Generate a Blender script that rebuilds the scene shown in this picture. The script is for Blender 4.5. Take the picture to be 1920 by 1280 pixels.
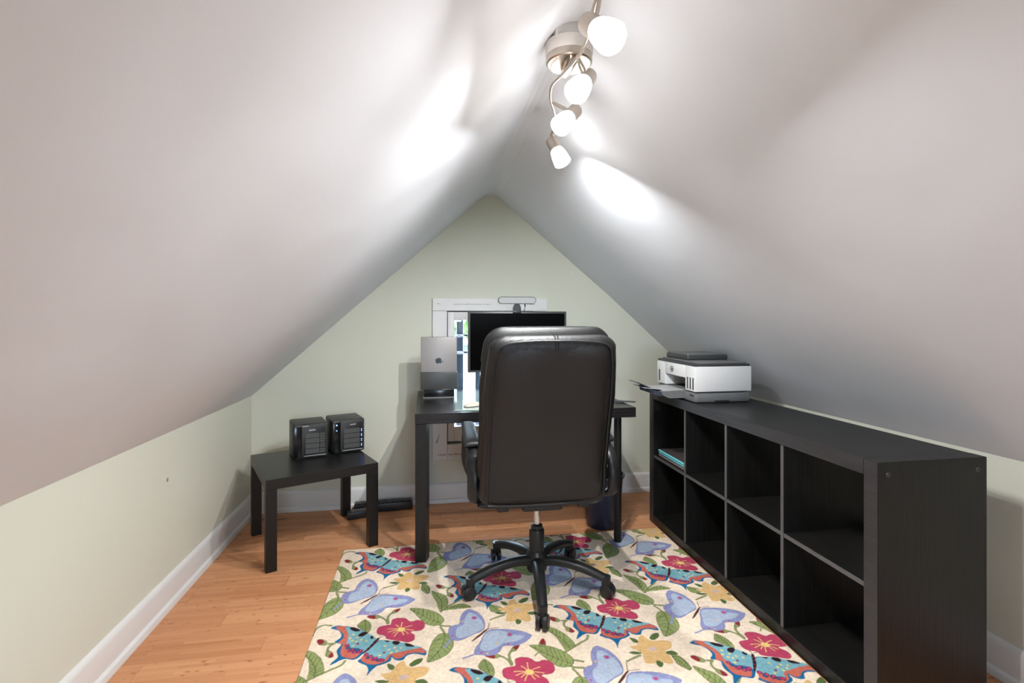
import bpy, bmesh, math, random
import numpy as np
from mathutils import Vector, Matrix

for o in list(bpy.data.objects):
    bpy.data.objects.remove(o)
scene = bpy.context.scene
COL = scene.collection
R = math.radians
rnd = random.Random(7)

# ------------------------------------------------------------------ camera
cam_d = bpy.data.cameras.new('camera')
cam_d.sensor_width = 36.0
cam_d.lens = 950.0 / 1920.0 * 36.0
cam_d.shift_y = -43.0 / 1920.0
cam_d.clip_start = 0.02
cam = bpy.data.objects.new('camera', cam_d)
COL.objects.link(cam)
cam.location = (0.0, 0.0, 1.219)
cam.rotation_euler = (R(90), 0, -math.atan(157 / 950))
scene.camera = cam

# ------------------------------------------------------------------ world, exposure
world = bpy.data.worlds.new('overcast_sky')
scene.world = world
world.use_nodes = True
wb = world.node_tree.nodes['Background']
wb.inputs[0].default_value = (0.73, 0.88, 1.08, 1)
wb.inputs[1].default_value = 30.0
vs = scene.view_settings
vs.view_transform = 'Standard'
vs.look = 'None'
vs.gamma = 1.0
vs.use_curve_mapping = False
vs.exposure = 0.40
LAMP_W = 8.8          # watts leaving the open end of each spot head
SHADE_L = 16.0        # radiance of the lit frosted glass shades

# ------------------------------------------------------------------ colour and materials
def lin(c):
    return tuple((v / 255 / 12.92) if v / 255 <= .04045 else ((v / 255 + .055) / 1.055) ** 2.4 for v in c)

def rgba(c):
    return lin(c) + (1,)

def mat(name, col, rough=.5, metal=0., var=.06, scale=8., bump=0., bscale=60., coat=0., stretch=None, spec=.5, emit=None):
    """principled material whose colour and relief vary with procedural noise"""
    m = bpy.data.materials.new(name)
    m.use_nodes = True
    nt = m.node_tree
    b = nt.nodes['Principled BSDF']
    tc = nt.nodes.new('ShaderNodeTexCoord')
    mp = nt.nodes.new('ShaderNodeMapping')
    if stretch:
        mp.inputs['Scale'].default_value = stretch
    nt.links.new(tc.outputs['Object'], mp.inputs[0])
    nz = nt.nodes.new('ShaderNodeTexNoise')
    nz.inputs['Scale'].default_value = scale
    nz.inputs['Detail'].default_value = 5
    nt.links.new(mp.outputs[0], nz.inputs[0])
    rp = nt.nodes.new('ShaderNodeValToRGB')
    c = lin(col)
    rp.color_ramp.elements[0].position = .3
    rp.color_ramp.elements[1].position = .7
    rp.color_ramp.elements[0].color = tuple(max(0, v * (1 - var)) for v in c) + (1,)
    rp.color_ramp.elements[1].color = tuple(min(1, v * (1 + var)) for v in c) + (1,)
    nt.links.new(nz.outputs[0], rp.inputs[0])
    nt.links.new(rp.outputs[0], b.inputs['Base Color'])
    b.inputs['Roughness'].default_value = rough
    b.inputs['Metallic'].default_value = metal
    b.inputs['Coat Weight'].default_value = coat
    b.inputs['Coat Roughness'].default_value = .08
    b.inputs['Specular IOR Level'].default_value = spec
    if bump:
        n2 = nt.nodes.new('ShaderNodeTexNoise')
        n2.inputs['Scale'].default_value = bscale
        n2.inputs['Detail'].default_value = 4
        nt.links.new(mp.outputs[0], n2.inputs[0])
        bp = nt.nodes.new('ShaderNodeBump')
        bp.inputs['Strength'].default_value = bump
        bp.inputs['Distance'].default_value = .004
        nt.links.new(n2.outputs[0], bp.inputs['Height'])
        nt.links.new(bp.outputs[0], b.inputs['Normal'])
    if emit:
        b.inputs['Emission Color'].default_value = tuple(emit[0]) + (1,)
        b.inputs['Emission Strength'].default_value = emit[1]
    return m

def plaster(name, col, wave):
    m = mat(name, col, .75, var=.02, scale=1.5)
    nt = m.node_tree
    b = nt.nodes['Principled BSDF']
    tc = nt.nodes['Texture Coordinate']
    hs = []
    for sc, dist in ((1.6, wave), (220., .00012)):
        n = nt.nodes.new('ShaderNodeTexNoise')
        n.inputs['Scale'].default_value = sc
        n.inputs['Detail'].default_value = 2
        nt.links.new(tc.outputs['Object'], n.inputs[0])
        bp = nt.nodes.new('ShaderNodeBump')
        bp.inputs['Strength'].default_value = .5
        bp.inputs['Distance'].default_value = dist
        nt.links.new(n.outputs[0], bp.inputs['Height'])
        if hs:
            nt.links.new(hs[-1].outputs[0], bp.inputs['Normal'])
        hs.append(bp)
    nt.links.new(hs[-1].outputs[0], b.inputs['Normal'])
    b.inputs['Specular IOR Level'].default_value = .25
    return m

def bamboo():
    m = bpy.data.materials.new('bamboo_planks')
    m.use_nodes = True
    nt = m.node_tree
    b = nt.nodes['Principled BSDF']
    N = nt.nodes.new
    L = nt.links.new
    tc = N('ShaderNodeTexCoord')
    oi = N('ShaderNodeObjectInfo')
    add = N('ShaderNodeVectorMath'); add.operation = 'ADD'
    sc = N('ShaderNodeVectorMath'); sc.operation = 'SCALE'
    comb = N('ShaderNodeCombineXYZ')
    L(oi.outputs['Random'], comb.inputs[0]); L(oi.outputs['Random'], comb.inputs[2])
    L(comb.outputs[0], sc.inputs[0]); sc.inputs['Scale'].default_value = 37.
    L(tc.outputs['Object'], add.inputs[0]); L(sc.outputs[0], add.inputs[1])
    # strips inside a plank
    br = N('ShaderNodeTexBrick')
    br.inputs['Color1'].default_value = (.0, .0, .0, 1)
    br.inputs['Color2'].default_value = (1, 1, 1, 1)
    br.inputs['Mortar'].default_value = (.25, .25, .25, 1)
    br.inputs['Scale'].default_value = 1
    br.inputs['Mortar Size'].default_value = .0004
    br.inputs['Brick Width'].default_value = .31
    br.inputs['Row Height'].default_value = .0158
    br.offset = .37
    L(add.outputs[0], br.inputs[0])
    # long grain
    mp = N('ShaderNodeMapping'); mp.inputs['Scale'].default_value = (3, 160, 1)
    L(add.outputs[0], mp.inputs[0])
    gr = N('ShaderNodeTexNoise'); gr.inputs['Scale'].default_value = 1.; gr.inputs['Detail'].default_value = 4
    L(mp.outputs[0], gr.inputs[0])
    # node marks of the bamboo
    mk = N('ShaderNodeMapping'); mk.inputs['Scale'].default_value = (26, 62, 1)
    L(add.outputs[0], mk.inputs[0])
    nk = N('ShaderNodeTexNoise'); nk.inputs['Scale'].default_value = 1.; nk.inputs['Detail'].default_value = 1
    L(mk.outputs[0], nk.inputs[0])
    kr = N('ShaderNodeValToRGB')
    kr.color_ramp.elements[0].position = .67; kr.color_ramp.elements[0].color = (0, 0, 0, 1)
    kr.color_ramp.elements[1].position = .76; kr.color_ramp.elements[1].color = (1, 1, 1, 1)
    L(nk.outputs[0], kr.inputs[0])
    mx = N('ShaderNodeMix'); mx.data_type = 'FLOAT'; mx.inputs[0].default_value = .5
    L(br.outputs[0], mx.inputs[2]); L(gr.outputs[0], mx.inputs[3])
    mr = N('ShaderNodeMix'); mr.data_type = 'FLOAT'; mr.inputs[0].default_value = .3
    L(mx.outputs[0], mr.inputs[2]); L(oi.outputs['Random'], mr.inputs[3])
    rp = N('ShaderNodeValToRGB')
    rp.color_ramp.elements[0].color = rgba((176, 113, 72))
    rp.color_ramp.elements[1].color = rgba((220, 162, 118))
    L(mr.outputs[0], rp.inputs[0])
    dk = N('ShaderNodeMix'); dk.data_type = 'RGBA'; dk.blend_type = 'MIX'
    L(kr.outputs[0], dk.inputs[0]); L(rp.outputs[0], dk.inputs[6])
    dk.inputs[7].default_value = rgba((160, 101, 65))
    L(dk.outputs[2], b.inputs['Base Color'])
    b.inputs['Roughness'].default_value = .42
    b.inputs['Specular IOR Level'].default_value = .35
    return m

def wood_black(name, col=(22, 21, 20), rough=.38, axis='Y'):
    st = {'X': (1.5, 40, 40), 'Y': (40, 1.5, 40), 'Z': (40, 40, 1.5)}[axis]
    return mat(name, col, rough, var=.35, scale=3., stretch=st, bump=.15, bscale=4., spec=.35)

def glass_pane(name):
    m = bpy.data.materials.new(name)
    m.use_nodes = True
    nt = m.node_tree
    nt.nodes.remove(nt.nodes['Principled BSDF'])
    out = nt.nodes['Material Output']
    t = nt.nodes.new('ShaderNodeBsdfTransparent')
    t.inputs[0].default_value = (.93, .96, .97, 1)
    g = nt.nodes.new('ShaderNodeBsdfGlossy')
    g.inputs['Roughness'].default_value = .03
    f = nt.nodes.new('ShaderNodeFresnel')
    mx = nt.nodes.new('ShaderNodeMixShader')
    nt.links.new(f.outputs[0], mx.inputs[0])
    nt.links.new(t.outputs[0], mx.inputs[1])
    nt.links.new(g.outputs[0], mx.inputs[2])
    nt.links.new(mx.outputs[0], out.inputs[0])
    return m

MT = dict(
    ceiling=plaster('ceiling_paint', (224, 227, 232), .03),
    wall=plaster('sage_wall_paint', (212, 213, 198), .012),
    trim=mat('white_trim_paint', (222, 220, 218), .45, var=.03, scale=5, bump=.1, bscale=20),
    bamboo=bamboo(),
    subfloor=mat('subfloor', (70, 45, 30), .8),
    black_y=wood_black('black_wood_y', axis='Y'),
    black_x=wood_black('black_wood_x', axis='X'),
    black_z=wood_black('black_wood_z', axis='Z'),
    leather=mat('black_leather', (21, 20, 20), .42, var=.12, scale=6, bump=.25, bscale=220, spec=.5),
    plastic=mat('black_plastic', (30, 30, 31), .38, var=.08, bump=.08, bscale=300),
    plastic_gloss=mat('gloss_black', (10, 10, 11), .22, var=.05, coat=.1),
    nas=mat('charcoal_case', (48, 49, 47), .45, var=.05),
    nas_bay=mat('charcoal_bay', (74, 75, 73), .5, var=.05),
    chrome=mat('chrome', (200, 196, 192), .12, metal=1, var=.02),
    nickel=mat('brushed_nickel', (196, 184, 172), .28, metal=1, var=.06, scale=30),
    silver=mat('silver_aluminium', (146, 141, 139), .42, metal=.35, var=.02),
    screen=mat('black_screen', (3, 3, 4), .35, var=.0, spec=.05),
    bezel=mat('dark_bezel', (62, 63, 62), .4, var=.04),
    white_pl=mat('white_plastic', (232, 231, 229), .4, var=.02),
    grey_pl=mat('grey_plastic', (110, 111, 111), .45, var=.04),
    grey_dk=mat('dark_grey_plastic', (62, 63, 64), .45, var=.05),
    smoke=mat('smoked_plastic', (62, 68, 82), .18, var=.05, spec=.6),
    pad=mat('pale_glass', (168, 186, 180), .07, var=.02, coat=.6),
    turq=mat('turquoise_neoprene', (110, 200, 205), .7, var=.05),
    brown_fab=mat('dark_brown_fabric', (62, 52, 50), .85, var=.1, bump=.2, bscale=300),
    navy=mat('navy_plastic', (34, 38, 56), .35, var=.08),
    grey_light=mat('diffuser_panel', (168, 168, 168), .5, var=.02),
    led=mat('blue_led', (60, 110, 255), .4, emit=((.15, .32, 1.), 4.)),
    mark=mat('pencil_mark', (140, 136, 134), .8),
    mark_red=mat('printed_mark', (120, 96, 90), .8),
    grille=mat('grille_metal', (62, 70, 82), .4, var=.1),
    collar=mat('grille_collar', (188, 192, 200), .5, var=.04),
    edge=mat('lit_edge', (86, 83, 81), .45, var=.1, scale=20),  # lighter tone stands in for lamplight on the shelf's front edges
    edge_dk=mat('lit_edge_dark', (50, 47, 47), .4, var=.25, scale=3, stretch=(40, 2, 40)),  # weaker painted lamplight for the side and top panel fronts
    mouse=mat('cream_mouse', (196, 190, 174), .35, var=.02),
    jamb=mat('shade_grey_jamb', (92, 90, 88), .8, var=.15),  # dark grey stands in for shade in the gap around the sash
    glass=glass_pane('window_glass'),
    canopy=mat('white_canopy', (218, 212, 206), .5, var=.02),
    house=mat('house_siding', (92, 80, 70), .8, var=.08),
    brick=mat('house_brick', (70, 50, 42), .8, var=.15),
    roof=mat('house_roof', (105, 105, 110), .8, var=.06),
    leaf=mat('tree_leaf', (66, 98, 34), .6, var=.3, scale=3),
    bark=mat('tree_bark', (90, 75, 60), .9, var=.2),
    lawn=mat('lawn', (120, 130, 110), .9, var=.2),
    shade=mat('frosted_shade', (250, 248, 244), .4, var=.0, emit=((1., .98, .96), SHADE_L)),
    bulb=mat('lit_bulb', (255, 250, 240), .4, var=.0, emit=((1., .98, .96), 12.)),
)

# ------------------------------------------------------------------ mesh helpers
class MB:
    def __init__(self):
        self.bm = bmesh.new()

    def _xf(self, vs, mtx):
        if mtx is not None:
            bmesh.ops.transform(self.bm, matrix=mtx, verts=vs)

    def box(self, x0, x1, y0, y1, z0, z1, bev=0., seg=2, mtx=None):
        g = bmesh.ops.create_cube(self.bm, size=1.0)
        vs = g['verts']
        for v in vs:
            v.co = Vector(((x0 + x1) / 2 + v.co.x * (x1 - x0), (y0 + y1) / 2 + v.co.y * (y1 - y0), (z0 + z1) / 2 + v.co.z * (z1 - z0)))
        if bev:
            es = list({e for v in vs for e in v.link_edges})
            r = bmesh.ops.bevel(self.bm, geom=es, offset=bev, segments=seg, affect='EDGES', profile=.5)
            vs = list({v for f in r['faces'] for v in f.verts} | {v for v in vs if v.is_valid})
        self._xf(vs, mtx)
        return self

    def cyl(self, p0, p1, r0, r1=None, n=20, cap=True):
        return self.tube([p0, p1], [r0, r0 if r1 is None else r1], n, cap)

    def tube(self, path, rad, n=12, cap=True, up=(0, 0, 1), sx=1., sy=1.):
        P = [Vector(p) for p in path]
        if not isinstance(rad, (list, tuple)):
            rad = [rad] * len(P)
        rings = []
        prev = None
        for i, p in enumerate(P):
            t = (P[min(i + 1, len(P) - 1)] - P[max(i - 1, 0)]).normalized()
            if prev is None:
                a = Vector(up)
                if abs(a.dot(t)) > .95:
                    a = Vector((1, 0, 0)) if abs(t.x) < .9 else Vector((0, 1, 0))
            else:
                a = prev
            b = t.cross(a).normalized()
            a = b.cross(t).normalized()
            prev = a
            rings.append([self.bm.verts.new(p + (b * math.cos(k * 2 * math.pi / n) * sx + a * math.sin(k * 2 * math.pi / n) * sy) * rad[i]) for k in range(n)])
        for r0, r1 in zip(rings, rings[1:]):
            for k in range(n):
                self.bm.faces.new((r0[k], r0[(k + 1) % n], r1[(k + 1) % n], r1[k]))
        if cap:
            self.bm.faces.new(rings[0][::-1])
            self.bm.faces.new(rings[-1])
        return self

    def lathe(self, prof, n=32, mtx=None, closed=False):
        rings = []
        for r, z in prof:
            if r < 1e-6:
                rings.append([self.bm.verts.new((0, 0, z))])
            else:
                rings.append([self.bm.verts.new((r * math.cos(k * 2 * math.pi / n), r * math.sin(k * 2 * math.pi / n), z)) for k in range(n)])
        pr = list(zip(rings, rings[1:]))
        if closed:
            pr.append((rings[-1], rings[0]))
        for a, b in pr:
            for k in range(n):
                k2 = (k + 1) % n
                if len(a) == 1 and len(b) == 1:
                    continue
                if len(a) == 1:
                    self.bm.faces.new((a[0], b[k2], b[k]))
                elif len(b) == 1:
                    self.bm.faces.new((a[k], a[k2], b[0]))
                else:
                    self.bm.faces.new((a[k], a[k2], b[k2], b[k]))
        self._xf([v for r in rings for v in r], mtx)
        return self

    def prism(self, poly, axis, a, b, mtx=None):
        """poly in the plane normal to axis: X->(y,z), Y->(x,z), Z->(x,y)"""
        def mk(p, t):
            return {'X': (t, p[0], p[1]), 'Y': (p[0], t, p[1]), 'Z': (p[0], p[1], t)}[axis]
        A = [self.bm.verts.new(mk(p, a)) for p in poly]
        B = [self.bm.verts.new(mk(p, b)) for p in poly]
        n = len(poly)
        self.bm.faces.new(A)
        self.bm.faces.new(B[::-1])
        for k in range(n):
            self.bm.faces.new((A[k], B[k], B[(k + 1) % n], A[(k + 1) % n]))
        self._xf(A + B, mtx)
        return self

    def grid(self, fn, nu, nv, closed_u=False):
        """surface fn(i/nu, j/nv)"""
        V = [[self.bm.verts.new(fn(i / nu, j / nv)) for j in range(nv + 1)] for i in range(nu if closed_u else nu + 1)]
        for i in range(nu):
            i2 = (i + 1) % len(V)
            for j in range(nv):
                self.bm.faces.new((V[i][j], V[i2][j], V[i2][j + 1], V[i][j + 1]))
        return self

    def build(self, name, m, parent=None, smooth=True, angle=35, merge=0.):
        bm = self.bm
        if merge:
            bmesh.ops.remove_doubles(bm, verts=bm.verts, dist=merge)
        bmesh.ops.recalc_face_normals(bm, faces=bm.faces)
        me = bpy.data.meshes.new(name)
        bm.to_mesh(me)
        bm.free()
        if smooth:
            me.shade_smooth()
            me.set_sharp_from_angle(angle=R(angle))
        me.materials.append(MT[m] if isinstance(m, str) else m)
        o = bpy.data.objects.new(name, me)
        COL.objects.link(o)
        if parent:
            o.parent = parent
        return o

def tag(o, label=None, cat=None, group=None, kind=None):
    for k, v in (('label', label), ('category', cat), ('group', group), ('kind', kind)):
        if v:
            o[k] = v
    return o

def empty(name, loc=(0, 0, 0), rz=0.):
    o = bpy.data.objects.new(name, None)
    o.empty_display_size = .1
    COL.objects.link(o)
    o.location = loc
    o.rotation_euler = (0, 0, rz)
    return o

def axis_matrix(p, d, up=(0, 0, 1)):
    """matrix that takes +Z to d and the origin to p"""
    z = Vector(d).normalized()
    q = z.to_track_quat('Z', 'Y')
    return Matrix.Translation(Vector(p)) @ q.to_matrix().to_4x4()

def catmull(P, n=8, closed=False):
    P = [tuple(map(float, p)) for p in P]
    N = len(P)
    out = []
    rng = range(N if closed else N - 1)
    for i in rng:
        def g(k):
            return P[k % N] if closed else P[min(max(k, 0), N - 1)]
        a, b, c, d = g(i - 1), g(i), g(i + 1), g(i + 2)
        for s in range(n):
            t = s / n
            out.append(tuple(.5 * (2 * q + (r - p) * t + (2 * p - 5 * q + 4 * r - u) * t * t + (3 * q - p - 3 * r + u) * t ** 3) for p, q, r, u in zip(a, b, c, d)))
    if not closed:
        out.append(P[-1])
    return out

# ------------------------------------------------------------------ the room
XL, XR, YB, YF = -1.093, 1.93, 3.40, -2.6     # left and right knee walls, gable, rear wall
CEIL = [(XL, .733)]
ap = Vector((.414, 2.083))
pl = ap + (Vector((XL, .733)) - ap).normalized() * .10
pr = ap + (Vector((1.272, 1.37)) - ap).normalized() * .10
for k in range(7):
    t = k / 6
    q = pl * (1 - t) ** 2 + ap * 2 * t * (1 - t) + pr * t * t
    CEIL.append((q.x, q.y))
CEIL += [(1.272, 1.362), (1.671, 1.005), (XR, .748)]

def ceil_z(x):
    for (a, b), (c, d) in zip(CEIL, CEIL[1:]):
        if a <= x <= c:
            return b + (d - b) * (x - a) / (c - a)
    return CEIL[0][1] if x < CEIL[0][0] else CEIL[-1][1]

b = MB()
outer = [(XL - .12, .70)] + [(x, z + .11) for x, z in CEIL[1:-1]] + [(XR + .12, .715)]
b.prism(CEIL + outer[::-1], 'Y', YF - .1, YB)
tag(b.build('ceiling', 'ceiling', angle=12), 'white sloped attic ceiling meeting in a ridge', 'ceiling', kind='structure')

b = MB(); b.box(XL - .1, XL, YF, YB, -.05, .733)
wl = tag(b.build('wall_left', 'wall'), 'low pale sage knee wall on the side of the small table', 'wall', kind='structure')
b = MB(); b.box(XR, XR + .1, YF, YB, -.05, .748)
tag(b.build('wall_right', 'wall'), 'low pale sage knee wall behind the black shelf unit', 'wall', kind='structure')
# gable with the window opening
WX0, WX1, WZ0, WZ1 = .115, .717, .385, 1.277
b = MB()
def gable_poly(x0, x1, z0=None):
    xs = [x0] + [x for x, _ in CEIL if x0 < x < x1] + [x1]
    return [(x0, -.05 if z0 is None else z0), (x1, -.05 if z0 is None else z0)] + [(x, ceil_z(x) + .05) for x in xs[::-1]]
b.prism(gable_poly(XL - .1, WX0), 'Y', YB, YB + .12)
b.prism(gable_poly(WX1, XR + .1), 'Y', YB, YB + .12)
b.prism(gable_poly(WX0, WX1, WZ1), 'Y', YB, YB + .12)
b.box(WX0, WX1, YB, YB + .12, -.05, WZ0)
wbk = tag(b.build('wall_back', 'wall', smooth=False), 'sage green gable wall around the small window', 'wall', kind='structure')
b = MB()
VX0, VX1, VZ0, VZ1 = .04, .80, .80, 1.50
b.prism(gable_poly(XL - .1, VX0), 'Y', YF - .12, YF)
b.prism(gable_poly(VX1, XR + .1), 'Y', YF - .12, YF)
b.prism(gable_poly(VX0, VX1, VZ1), 'Y', YF - .12, YF)
b.box(VX0, VX1, YF - .12, YF, -.05, VZ0)
tag(b.build('wall_rear', 'wall', smooth=False), 'sage gable wall at the other end of the attic', 'wall', kind='structure')

# floor with bamboo planks
b = MB(); b.box(XL - .1, XR + .1, YF - .1, YB + .1, -.06, -.0125)
fl = tag(b.build('floor', 'subfloor'), 'warm bamboo plank floor', 'floor', kind='structure')
PW, PL = .0948, .96
plank_mesh = {}
def plank(x0, x1, y0, y1):
    key = (round(x1 - x0, 3), round(y1 - y0, 3))
    if key not in plank_mesh:
        q = MB(); w, h = (x1 - x0) / 2, (y1 - y0) / 2
        q.box(-w + .0004, w - .0004, -h + .0004, h - .0004, -.0125, 0, bev=.0009, seg=1)
        o = q.build('plank', 'bamboo', fl)
        plank_mesh[key] = o.data
    else:
        o = bpy.data.objects.new('plank', plank_mesh[key])
        COL.objects.link(o); o.parent = fl
    o.location = ((x0 + x1) / 2, (y0 + y1) / 2, 0)
y = YB
row = 0
while y > YF + .01:
    y0 = max(YF, y - PW)
    x = XL - ((row * .377) % PL)
    while x < XR - .001:
        a, c = max(x, XL), min(x + PL, XR)
        if c - a > .004:
            plank(a, c, y0, y)
        x += PL
    y = y0
    row += 1

# baseboards: flat board, rounded cap and a quarter-round shoe
def base_profile(d=1):
    return [(0, 0), (.030, 0), (.030, .008), (.026, .022), (.016, .030), (.016, .108), (.013, .118), (.006, .126), (0, .128)]
def baseboard(name, axis, wallpos, sgn, a, c, label):
    q = MB()
    prof = [(wallpos + sgn * x, z) for x, z in base_profile()]
    q.prism(prof, axis, a, c)
    return tag(q.build(name, 'trim'), label, 'baseboard', kind='structure')
bl = baseboard('baseboard_left', 'Y', XL, 1, YF, YB, 'white baseboard along the left knee wall')
baseboard('baseboard_right', 'Y', XR, -1, YF, YB, 'white baseboard along the knee wall behind the shelf unit')
q = MB(); q.prism([(YB - x, z) for x, z in base_profile()], 'X', XL + .03, XR - .03)
tag(q.build('baseboard_back', 'trim'), 'white baseboard along the gable wall', 'baseboard', kind='structure')

# small nicks in the paint
for p, n, par in (((XL + .001, 2.36, .535), (1, 0, 0), wl), ((.98, YB - .001, 1.53), (0, -1, 0), wbk)):
    q = MB(); q.lathe([(0, .0015), (.006, .001), (.009, 0)], 10, axis_matrix(p, n))
    q.build('paint_chip', 'mark' if n[0] else 'trim', par)

# ------------------------------------------------------------------ window
win = tag(empty('window_1', (.416, YB, .29)), 'small white wooden window with pencilled casing boards', 'window', kind='structure')
def wpart(name, m, parent=None, **k):
    def f(q):
        bmesh.ops.translate(q.bm, verts=q.bm.verts, vec=(-.416, -YB, -.29))
        return q.build(name, m, parent or win, **k)
    return f
CX0, CX1, CZ0, CZ1 = .028, .804, .285, 1.353
IX0, IX1, IZ0, IZ1 = .123, .709, .395, 1.269
for bx_ in ((CX0, IX0, CZ0 + .0, IZ1), (IX1, CX1, CZ0, IZ1), (CX0, CX1, IZ1 + .0015, CZ1), (IX0 + .0015, IX1 - .0015, CZ0, IZ0 - .01)):
    q = MB(); q.box(bx_[0], bx_[1], YB - .019, YB + .001, bx_[2], bx_[3], bev=.0015, seg=1)
    wpart('casing_board', 'trim')(q)
SX0, SX1, SZ0, SZ1 = IX0 + .005, IX1 - .005, IZ0 + .003, IZ1 - .005
GX0, GX1, GZ0, GZ1 = .172, .660, .496, 1.208
for bx_ in ((SX0, GX0, SZ0, SZ1), (GX1, SX1, SZ0, SZ1)):
    q = MB(); q.box(bx_[0], bx_[1], YB + .004, YB + .04, bx_[2], bx_[3], bev=.003); wpart('sash_stile', 'trim')(q)
for z0, z1 in ((SZ0, GZ0), (GZ1, SZ1)):
    q = MB(); q.box(GX0, GX1, YB + .004, YB + .04, z0, z1, bev=.003); wpart('sash_rail', 'trim')(q)
q = MB(); q.box(GX0 - .004, GX1 + .004, YB + .020, YB + .024, GZ0 - .004, GZ1 + .004); wpart('pane', 'glass')(q)
# jamb boards close the gap around the sash
for x0, x1 in ((WX0, SX0 + .012), (SX1 - .012, WX1)):
    q = MB(); q.box(x0, x1, YB + .041, YB + .118, WZ0, WZ1); wpart('jamb_board', 'jamb')(q)
for z0, z1 in ((WZ0, SZ0 + .012), (SZ1 - .012, WZ1)):
    q = MB(); q.box(SX0 + .012, SX1 - .012, YB + .041, YB + .118, z0, z1); wpart('jamb_board', 'jamb')(q)
# outside grille: dark uprights, pale collars, thin rails
for x0, x1 in ((.189, .236), (.318, .352), (.44, .475), (.56, .595)):
    q = MB(); q.box(x0, x1, YB + .065, YB + .095, GZ0 - .02, GZ1 + .02, bev=.006); wpart('grille_bar', 'grille')(q)
for z in (1.102, .986):
    q = MB(); q.box(GX0 - .02, GX1 + .02, YB + .072, YB + .09, z - .004, z + .010, bev=.003); wpart('grille_rail', 'grille')(q)
    for xc in (.207,):
        q = MB(); q.lathe([(0, .011), (.02, .009), (.033, 0), (.02, -.009), (0, -.011)], 24, Matrix.Translation((xc, YB + .064, z)) @ Matrix.Diagonal((1, .7, 1.1, 1)))
        wpart('grille_collar', 'collar')(q)
# pencil and print marks on the casing
def marks(x0, x1, z, h, n, m, seed):
    r2 = random.Random(seed)
    q = MB()
    for k in range(n):
        a = x0 + (x1 - x0) * (k + r2.random() * .3) / n
        w = (x1 - x0) / n * (.35 + .35 * r2.random())
        hh = h * (.4 + .6 * r2.random())
        zz = z + (r2.random() - .5) * h * .4
        q.box(a, a + w, YB - .0197, YB - .0188, zz - hh / 2, zz + hh / 2)
    wpart('print_marks', m, smooth=False)(q)
marks(.058, .079, 1.317, .008, 5, 'mark', 1)
marks(.16, .42, 1.314, .007, 26, 'mark', 2)
marks(.66, .72, 1.314, .006, 6, 'mark', 3)
marks(.060, .118, .318, .011, 14, 'mark_red', 4)
marks(.130, .30, .318, .011, 30, 'mark_red', 5)
q = MB()
for p0, p1 in (((.05, .40), (.072, .445)), ((.058, .40), (.066, .43)), ((.066, .445), (.08, .452)), ((.052, .392), (.06, .412))):
    q.cyl((p0[0], YB - .0195, p0[1]), (p1[0], YB - .0195, p1[1]), .0012, n=6)
wpart('pencil_scribble', 'bezel')(q)

# window daylight: the pane's opening guides the sky light
pd = bpy.data.lights.new('window_portal', 'AREA')
pd.shape = 'RECTANGLE'; pd.size = GX1 - GX0; pd.size_y = GZ1 - GZ0
pd.cycles.is_portal = True
po = bpy.data.objects.new('window_portal', pd); COL.objects.link(po)
po.location = ((GX0 + GX1) / 2, YB + .11, (GZ0 + GZ1) / 2)
po.rotation_euler = (R(-90), 0, 0)

# window added in the unseen gable behind the viewer, for fill light
w2 = tag(empty('added_fill_window', ((VX0 + VX1) / 2, YF, VZ0)), 'added white window in the unseen gable, for fill light', 'window', kind='structure')
def w2part(name, m, x0, x1, y0, y1, z0, z1):
    q = MB(); q.box(x0 - (VX0 + VX1) / 2, x1 - (VX0 + VX1) / 2, y0, y1, z0 - VZ0, z1 - VZ0, bev=.002, seg=1)
    q.build(name, m, w2)
for x0, x1 in ((VX0 - .09, VX0), (VX1, VX1 + .09)):
    w2part('casing_board', 'trim', x0, x1, 0, .019, VZ0 - .09, VZ1 + .09)
for z0, z1 in ((VZ0 - .09, VZ0), (VZ1, VZ1 + .09)):
    w2part('casing_board', 'trim', VX0, VX1, 0, .019, z0, z1)
for x0, x1 in ((VX0, VX0 + .04), (VX1 - .04, VX1), ((VX0 + VX1) / 2 - .02, (VX0 + VX1) / 2 + .02)):
    w2part('sash_stile', 'trim', x0, x1, -.06, -.02, VZ0, VZ1)
for z0, z1 in ((VZ0, VZ0 + .05), (VZ1 - .04, VZ1)):
    w2part('sash_rail', 'trim', VX0 + .04, VX1 - .04, -.06, -.02, z0, z1)
w2part('pane', 'glass', VX0 + .03, VX1 - .03, -.042, -.038, VZ0 + .03, VZ1 - .03)
pd2 = bpy.data.lights.new('fill_window_portal', 'AREA')
pd2.shape = 'RECTANGLE'; pd2.size = VX1 - VX0; pd2.size_y = VZ1 - VZ0
pd2.cycles.is_portal = True
po2 = bpy.data.objects.new('fill_window_portal', pd2); COL.objects.link(po2)
po2.location = ((VX0 + VX1) / 2, YF - .13, (VZ0 + VZ1) / 2)
po2.rotation_euler = (R(90), 0, 0)

# ------------------------------------------------------------------ outside the window
q = MB(); q.box(-60, 60, -60, 60, -3.3, -3.2)
tag(q.build('lawn', 'lawn'), 'green lawn below the attic window', 'lawn', kind='structure')
hs = tag(empty('neighbour_house', (.6, 9.5, -3.2)), 'pale house with brick base seen through the window', 'house')
q = MB(); q.box(-4, 5, 0, 6, 2.4, 4.0); q.build('upper_wall', 'roof', hs)
q = MB(); q.box(-4.05, 5.05, -.05, 6, 0, 2.4); q.build('lower_wall', 'house', hs)
q = MB(); q.prism([(-.5, 3.95), (6.5, 3.95), (3, 4.35)], 'X', -4.4, 5.4); q.build('roof', 'roof', hs)
for x0 in (-1.1, .15, 1.6):
    q = MB(); q.box(x0, x0 + .7, -.12, .02, .8, 2.1, bev=.02); w_ = q.build('window', 'brick', hs)
    q = MB(); q.box(x0 + .08, x0 + .62, -.13, -.1, .9, 2.0); q.build('pane', 'plastic_gloss', w_)
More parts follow.
